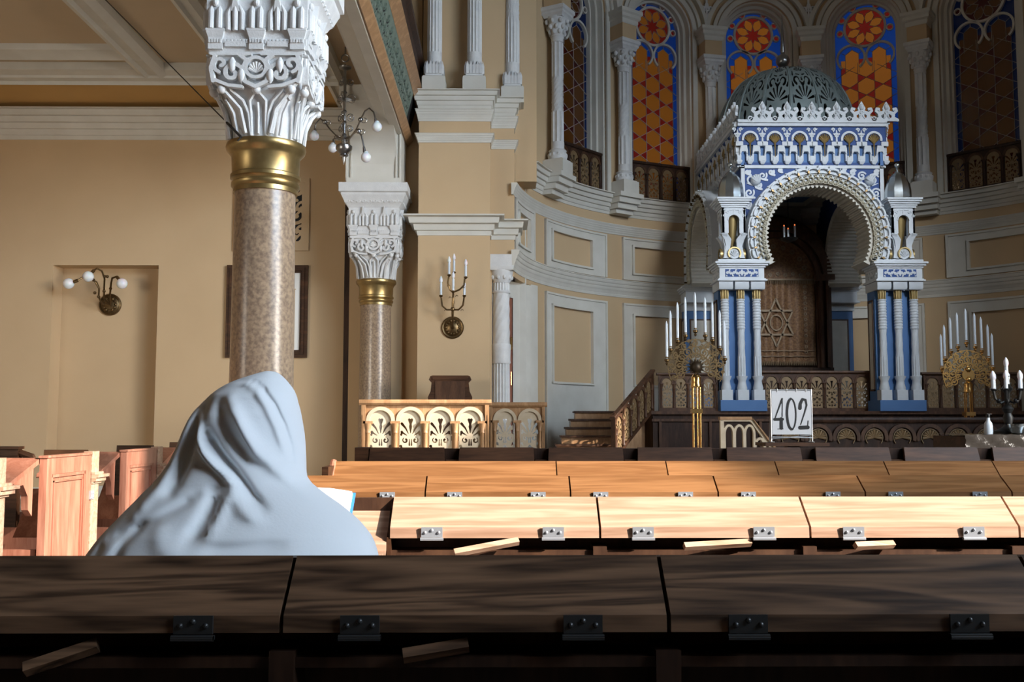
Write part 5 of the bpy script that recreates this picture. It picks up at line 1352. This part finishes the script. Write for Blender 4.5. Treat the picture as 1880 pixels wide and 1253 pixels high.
r4 = desk_row('pew_desk', 'fourth pew desk, with a plain long lid at its left end', Y4, [-.84, .28] + g(2, 12, .02), .972, W_LID_DIM, W_DARKH, hm=True)
# the person's place: the lid is folded away and the sunken writing board shows
m = MB(); m.loft([[(x, y, z) for y, z in ((-.005, .929), (-.115, .832), (-.115, .812), (-.005, .909))] for x in (.02, .578)]); m.build('sunken_board', W_LID, r2)
m = MB(); m.loft([[(x, y, z) for y, z in ((0, .935), (-.09, .866), (-.09, .80), (0, .80))] for x in (.579, .590)]); m.build('shadow_divider', W_DARKH, r2)  # added below the lid end to close the gap in its shadow
m = MB(); m.box(.50, .575, -.17, -.13, .60, .83); m.build('side_block', W_LID, r2)
# folding struts under the lids
for (p, q, par, mm) in (((834, 1016, 2.60), (952, 994, 2.64), r2, W_LID), ((1256, 1004, 2.62), (1378, 997, 2.66), r2, W_LID), ((1570, 1003, 2.62), (1640, 1000, 2.66), r2, W_LID), ((45, 1230, 1.45), (180, 1185, 1.47), r1, W_FRONT), ((740, 1205, 1.46), (860, 1185, 1.47), r1, W_FRONT)):
    a, c = at(*p) - par.location, at(*q) - par.location
    m = MB(); m.tube([tuple(a), tuple(c)], .011, 4); m.build('folding_strut', mm, par)
# end cap of the fourth row and fifth row with folded flaps
m = MB(); m.tube([(-.012, -.10, .885), (-.012, -.05, .93), (-.012, .0, .968), (-.012, .03, .965)], .016, 8); m.build('rounded_end', W_RED, r4)
t = thing('pew_desk', 'fifth pew desk, dark walnut with rounded folded flaps, farthest row', 'pew desk', (-.90, Y5, 0))
zf5 = 1.012
for k in range(9):
    m = MB(); x0, x1 = .085 + UW * k, .085 + UW * k + .46
    P_ = [(x0, zf5), (x1, zf5)] + [(x1 - .02 + .025 * cos(rad(a)) + .0, zf5 - .078 + .03 * sin(rad(a))) for a in (0, -30, -60, -90)] + [(x0 + .02 + .025 * cos(rad(a)), zf5 - .078 + .03 * sin(rad(a))) for a in (-90, -120, -150, -180)]
    m.loft([[(x, -.10 + (zf5 - z) * -.35, z) for x, z in P_], [(x, -.075 + (zf5 - z) * -.35, z) for x, z in P_]])
    m.build('folded_flap', W_DARKH, t)
    m = MB(); m.box(x1 + .012, x1 + UW - .472, -.11, .0, zf5 - .10, zf5 - .075); m.build('flap_ledge', W_DARKH, t)
m = MB(); m.box(0, 5.3, -.07, .0, .04, zf5 - .008); m.build('back_panel', W_DARK, t)
m = MB(); m.box(-.01, .075, -.115, .02, 0, zf5 - .0); m.build('end_panel', W_DARKH, t)
m = MB(); m.box(-.07, .0, -.13, .03, zf5 - .20, zf5 - .13); m.build('end_moulding', W_DARKH, t)

# benches behind each desk row (seen only in slivers)
def bench(Y, label, x0=-.86, x1=3.6):
    t = thing('bench', label, 'bench', (x0, Y, 0))
    m = MB(); m.box(0, x1 - x0, 0, .36, .42, .45); m.build('seat', W_DARKH, t)
    for k in range(int((x1 - x0) / 1.1) + 1):
        m = MB(); x = .04 + k * 1.08; m.box(x - .02, x + .02, .02, .34, 0, .42); m.build('leg', W_DARK, t)
bench(Y1 + .06, 'dark bench on which the shawled person sits', -1.3, 2.0)

# ================================================================== PEWS, LEFT BLOCK
XE = -2.68
def side_pew(Y, label, wd, ln=.80):
    t = thing('pew', label, 'pew', (XE, Y, 0))
    zt = .958
    m = MB()
    m.box(-.045, 0, 0, .07, 0, zt); m.box(-.045, 0, ln - .24, ln - .17, 0, zt); m.box(-.045, 0, .07, ln - .24, zt - .10, zt); m.box(-.045, 0, .07, ln - .24, 0, .12); m.box(-.038, -.014, .07, ln - .24, .12, zt - .10)
    m.box(-.050, .008, -.006, ln - .165, zt, zt + .014)
    m.build('end_panel', wd, t)
    m = MB()
    for (y0, y1, z0, z1) in ((.07, .09, .12, zt - .10), (ln - .26, ln - .24, .12, zt - .10), (.07, ln - .24, zt - .12, zt - .10), (.11, .12, .16, zt - .14), (ln - .29, ln - .28, .16, zt - .14), (.11, ln - .28, zt - .15, zt - .14)): m.box(-.016, -.003, y0, y1, z0, z1)
    m.build('panel_moulding', wd, t)
    m = MB(); m.box(-.05, .005, ln - .165, ln - .05, 0, zt + .02)
    for (o, z0, z1) in ((.012, zt - .19, zt - .175), (.03, zt - .175, zt - .15), (.045, zt - .15, zt - .13), (.02, zt - .13, zt - .115)): m.box(-.05 - o, .005 + o, ln - .165, ln - .05 + o * 1.6, z0, z1)
    m.build('post', W_LID, t)
    m = MB(); m.box(.0, .012, ln - .185, ln - .13, zt - .29, zt - .235)
    for dy, dz in ((.012, .012), (.012, .04), (.04, .012), (.04, .04)): m.ball((.013, ln - .185 + dy, zt - .29 + dz), .005, 8)
    m.build('hinge_plate', CHROME, t)
    m = MB(); m.loft([[(x, y, z) for y, z in ((.02, zt - .0), (-.38, zt - .135), (-.39, zt - .165), (.02, zt - .03))] for x in (-.46, -.05)]); m.build('desk_lid', W_RED, t)
    m = MB(); P_ = [(0, zt - .04), (-.24, zt - .12), (-.22, zt - .16), (-.12, zt - .15), (-.06, zt - .22), (-.05, zt - .30), (0, zt - .34)]
    m.loft([[(x, y, z) for y, z in P_] for x in (-.12, -.08)]); m.build('bracket', W_RED, t)
    m = MB(); m.box(-2.6, -.06, .02, .05, .1, .42); m.build('desk_back', W_RED, t)
    m = MB(); m.loft([[(x, y, z) for y, z in ((ln - .15, .42), (ln - .10, .44), (ln + .14, .70), (ln + .11, .72))] for x in (-.50, -.12)]); m.build('folding_seat', W_RED, t)
    m = MB(); m.loft([[(x, y, z) for y, z in ((ln - .14, .60), (ln - .10, .60), (ln - .07, zt + .005), (ln - .10, zt + .03))] for x in (-.34, -.05)]); m.build('seat_back', W_DARKH, t)
    return t
p1_ = side_pew(4.70, 'sunlit red oak pew end at the left edge of the view', W_RED)
def pew_copy(Y, label):
    r = dup(p1_, (XE, Y, 0), 0, label); return r
pew_copy(5.95, 'second red oak pew end from the left, with recessed panel')
pew_copy(7.20, 'third red oak pew end, beside the shawled person, its desk lid sloping down')
pew_copy(8.45, 'fourth pew end, mostly hidden behind the shawled person')
# far-left dark pew top
t = thing('pew', 'dark panelled pew back seen above the sunlit pew end at the left edge', 'pew', (-5.0, 7.6, 0))
x1 = at(37, 828, 7.6).x + 5.0; zt = at(20, 825, 7.6).z
m = MB(); m.box(-1.4, x1, -.03, .03, .1, zt); m.build('board', W_DARKH, t)
m = MB(); m.box(-1.4, x1 + .01, -.045, .045, zt, zt + .02); m.box(-1.4, x1, -.04, -.03, zt - .05, zt - .035); m.tube([(x1, 0, zt - .03), (x1 + .09, 0, zt - .06), (x1 + .12, 0, zt - .12)], .028, 8); m.build('top_rail', W_DARKH, t)
for x in (-1.3, x1 - .05): m = MB(); m.box(x, x + .05, -.04, .04, 0, .1); m.build('foot', W_DARKH, t)

# ================================================================== THE PERSON UNDER THE SHAWL
PX, PY = at(475, 760, 2.15).x, 2.12
per = thing('person', 'person sitting with head and shoulders wrapped in a white shawl, seen from behind', 'person', (PX, PY, 0))
# body: one skinned figure, seated, head bowed over the book
V, E_, Rr = [], [], []
def chain(pts_, rs, start=None):
    prev = start
    for p, r in zip(pts_, rs):
        V.append(p); Rr.append(r); i = len(V) - 1
        if prev is not None: E_.append((prev, i))
        prev = i
    return prev
pel = chain([(0, -.08, .56)], [.15]); ch1 = chain([(0, -.07, .70), (0, -.05, .82), (0, -.01, .95)], [.14, .14, .12], pel)
nk = chain([(.0, .035, 1.03), (.0, .075, 1.075)], [.055, .052], ch1); hd = chain([(-.008, .11, 1.12), (-.008, .13, 1.165)], [.068, .062], nk)
chain([(.012, .205, 1.10)], [.02], len(V) - 2)
for s_ in (-1, 1):
    el = chain([(s_ * .17, .0, .93), (s_ * .21, .02, .80), (s_ * .20, .13, .73)], [.055, .045, .038], ch1)
    wr = chain([(s_ * .15, .25, .82), (s_ * .12, .33, .885)], [.030, .024], el)
    pm = chain([(s_ * .11, .365, .91)], [.028], wr)
    for k, (dx, ln) in enumerate(((-.022, .050), (-.008, .06), (.008, .056), (.022, .045))):
        chain([(s_ * .11 + dx, .395, .925), (s_ * .11 + dx * 1.2, .395 + ln * .6, .93 + .01), (s_ * .11 + dx * 1.2, .395 + ln, .925)], [.009, .0085, .008], pm)
    chain([(s_ * .11 - s_ * .03, .37, .925), (s_ * .11 - s_ * .042, .395, .935)], [.010, .009], pm)
    kn = chain([(s_ * .10, .05, .53), (s_ * .13, .30, .52)], [.085, .062], pel); an = chain([(s_ * .13, .31, .28), (s_ * .13, .29, .08)], [.052, .036], kn); chain([(s_ * .14, .40, .045)], [.034], an)
me = bpy.data.meshes.new('body'); me.from_pydata(V, E_, []); me.materials.append(SUIT); me.materials.append(SKIN)
bo = bpy.data.objects.new('body', me); COL.objects.link(bo); bo.parent = per
sk = bo.modifiers.new('skin', 'SKIN'); bo.modifiers.new('sub', 'SUBSURF').levels = 2; bo.modifiers['sub'].render_levels = 2
for i, r in enumerate(Rr): me.skin_vertices[0].data[i].radius = (r, r)
me.skin_vertices[0].data[0].use_root = True
bpy.context.view_layer.update()
dg = bpy.context.evaluated_depsgraph_get(); me2 = bpy.data.meshes.new_from_object(bo.evaluated_get(dg)); bo.modifiers.clear(); bo.data = me2; me2.name = 'body'
if len(me2.materials) < 2:
    me2.materials.clear(); me2.materials.append(SUIT); me2.materials.append(SKIN)
for p in me2.polygons:
    c = p.center; p.material_index = 1 if (c.z > 1.02 or (c.y > .31 and c.z > .8)) else 0; p.use_smooth = True
# face: brow, nose, ears, lips as small raised forms on the head
m = MB(); m.loft([[(-.010, .205, 1.155), (.012, .205, 1.155), (.012, .19, 1.15), (-.010, .19, 1.15)], [(-.016, .232, 1.112), (.018, .232, 1.112), (.018, .20, 1.11), (-.016, .20, 1.11)]])
for s_ in (-1, 1): m.ball((s_ * .066 - .004, .115, 1.135), .018, 10, 1.3); m.ball((s_ * .030 + .003, .207, 1.15), .010, 8)
m.box(-.02, .024, .205, .216, 1.083, 1.092); m.build('face_features', SKIN, per)
m = MB(); m.ball((-.012, .105, 1.155), .078, 20, .95); m.build('hair', HAIR, per)

# shawl: silhouette rows (pixel y, left x, right x) turned into rings round the figure
sil = [(683, 490, 505), (686, 476, 511), (690, 464, 516), (696, 446, 522), (702, 430, 527), (710, 415, 533), (718, 403, 538), (728, 391, 541.5), (739, 380, 544), (751, 369, 547.5), (763, 360, 550), (779, 351, 553), (796, 342, 556), (810, 336, 557.5), (824, 330, 558.5), (840, 321, 559.3), (854, 313, 559.8), (867, 304, 560), (878, 295, 562), (890, 284, 571), (903, 270, 587), (915, 259, 603), (926, 248, 619), (937, 237, 633), (948, 227, 646), (960, 215, 659), (973, 203, 670), (986, 191, 680), (998, 182, 686), (1013, 171, 691), (1030, 162, 695), (1060, 150, 700), (1110, 145, 703), (1180, 150, 698), (1280, 165, 685), (1330, 175, 675)]
def interp(tab, x):
    for i in range(len(tab) - 1):
        if tab[i][0] <= x <= tab[i + 1][0]:
            f = (x - tab[i][0]) / (tab[i + 1][0] - tab[i][0]); return [tab[i][k] + f * (tab[i + 1][k] - tab[i][k]) for k in range(1, len(tab[0]))]
    return list(tab[-1][1:])
# centre depth and half depth per row
dep = [(683, 2.25, .035), (690, 2.245, .055), (702, 2.24, .085), (728, 2.23, .125), (763, 2.22, .140), (810, 2.20, .135), (854, 2.17, .13), (890, 2.14, .135), (926, 2.11, .155), (973, 2.08, .185), (1013, 2.06, .20), (1110, 2.05, .205), (1330, 2.05, .21)]
# folds: (points, half width px, height m); positive is a ridge toward the viewer
folds = [([(393, 746), (394, 775), (398, 805), (408, 828), (425, 848), (448, 868), (461, 882)], 7, .022), ([(461, 882), (468, 905), (482, 925), (505, 940)], 12, .016),
         ([(399, 741), (392, 762), (384, 790), (375, 820), (362, 860), (345, 895)], 11, -.030), ([(412, 796), (424, 818), (440, 840), (462, 868), (485, 900), (510, 925)], 9, -.026),
         ([(372, 760), (358, 800), (340, 850), (318, 895), (285, 935)], 12, .014), ([(452, 738), (466, 765), (482, 795), (500, 825), (525, 855), (560, 885), (605, 915)], 12, .018),
         ([(433, 745), (440, 775), (455, 805), (478, 838)], 11, -.012), ([(428, 900), (424, 930), (412, 955), (398, 972)], 13, -.026), ([(395, 905), (360, 925), (325, 945), (285, 962), (240, 978)], 10, -.016),
         ([(455, 900), (440, 935), (428, 965)], 10, .014), ([(430, 992), (480, 990), (545, 985)], 12, -.012), ([(300, 955), (270, 985), (262, 1010)], 9, -.016), ([(225, 990), (215, 1012)], 8, -.012), ([(340, 950), (350, 985), (380, 1005)], 16, .008),
         ([(480, 703), (502, 716), (522, 745), (536, 780), (545, 815), (549, 850)], 3.5, -.012), ([(474, 708), (494, 720), (512, 748), (527, 785), (538, 825)], 6, .010), ([(432, 705), (455, 700), (480, 703)], 3, -.007), ([(430, 711), (455, 706), (478, 709)], 4, .006), ([(470, 770), (480, 800), (500, 840)], 9, .007)]
segs = []
for P_, w_, h_ in folds:
    for i in range(len(P_) - 1): segs.append((P_[i], P_[i + 1], w_, h_, (i + .5) / (len(P_) - 1), P_))
def disp(x, y):
    tot = 0
    for P_, w_, h_ in folds:
        best = 1e9; tt = 0; n = len(P_) - 1
        for i in range(n):
            ax, ay = P_[i]; bx, by = P_[i + 1]; dx, dy = bx - ax, by - ay; l2 = dx * dx + dy * dy; t_ = max(0, min(1, ((x - ax) * dx + (y - ay) * dy) / l2))
            d = math.hypot(x - ax - t_ * dx, y - ay - t_ * dy)
            if d < best: best = d; tt = (i + t_) / n
        if best < w_ * 3: tot += h_ * math.exp(-(best / w_) ** 2) * min(1, .35 + 2.2 * sin(PI * min(max(tt, .03), .97)))
    return tot
NA = 150; m = MB(); rings = []
rows_ = []
yy = 683.0
while yy < 1330:
    rows_.append(yy); yy += 2.2 if yy < 700 else (4.2 if yy < 1040 else 20)
for y in rows_:
    xl, xr = interp(sil, y); Yc, hd_ = interp(dep, y)
    A_, B_ = at(xl, y, Yc), at(xr, y, Yc); cx_, hw = (A_.x + B_.x) / 2, (B_.x - A_.x) / 2; z = A_.z; r_ = []
    for j in range(NA):
        th = 2 * PI * j / NA; c, s_ = cos(th), sin(th)
        ex = hw * math.copysign(abs(c) ** .92, c)
        back = max(0, -s_)
        d = 1.0 * disp(xl + (xr - xl) * (ex / hw + 1) / 2, y) * min(1, back * 1.6) if back > 0 else 0
        lean = 0
        x = cx_ + ex; yq = Yc + hd_ * math.copysign(abs(s_) ** .9, s_) - d
        r_.append((x - PX, yq - PY, z))
    rings.append(r_)
b0 = len(rings)
vs = [p for r in rings for p in r]; fs = []
for i in range(b0 - 1):
    for j in range(NA):
        a_ = 360 * (j + .5) / NA
        if 682 < rows_[i] < 880 and rows_[i] > 705 and 55 < a_ < 125: continue      # open at the face
        if rows_[i] >= 880 and 84 < a_ < 96: continue
        k = (j + 1) % NA; fs.append((i * NA + j, (i + 1) * NA + j, (i + 1) * NA + k, i * NA + k))
fs.append(tuple(range(NA)))
m.add(vs, fs)
sh = m.build('shawl', CLOTH, per, smooth=180)
so_ = sh.modifiers.new('thickness', 'SOLIDIFY'); so_.thickness = .004; so_.offset = -1
# open prayer book on the sunken board
p = at(606, 925, 2.67)
t = thing('open_book', 'open book with white pages and blue cover edge on the desk beside the person', 'book', (p.x - .125, 2.655, .925), 0)
Rm = Matrix.Rotation(rad(40), 4, 'X')
m = MB(); m.M = Rm; m.box(-.185, .185, -.085, .085, -.004, .0); m.build('cover', BLUEC, t)
m = MB(); m.M = Rm
for s_ in (-1, 1):
    m.loft([[(s_ * .004, y, .001), (s_ * .004, y, .012), (s_ * .06, y, .026), (s_ * .12, y, .022), (s_ * .176, y, .010), (s_ * .178, y, .001)] for y in (-.080, .080)])
m.build('pages', PAPER, t)

# repeats share a group phrase
GROUPS = {'window_column': 'white colonnettes between the apse windows', 'pew_desk': 'rows of pew desks', 'pew': 'pew ends along the left aisle', 'fluted_column': 'fluted columns on the pier ledge',
          'marble_column': 'marble columns of the colonnade', 'menorah': 'brass menorahs flanking the ark', 'window_balcony': 'balconies under the apse windows', 'wall_ornament': 'plaster reliefs above the apse columns', 'platform_railing': 'railings on the platform'}
for o in COL.objects:
    k = o.name.split('.')[0]
    if o.parent is None and 'label' in o and k in GROUPS and 'group' not in o: o['group'] = GROUPS[k]
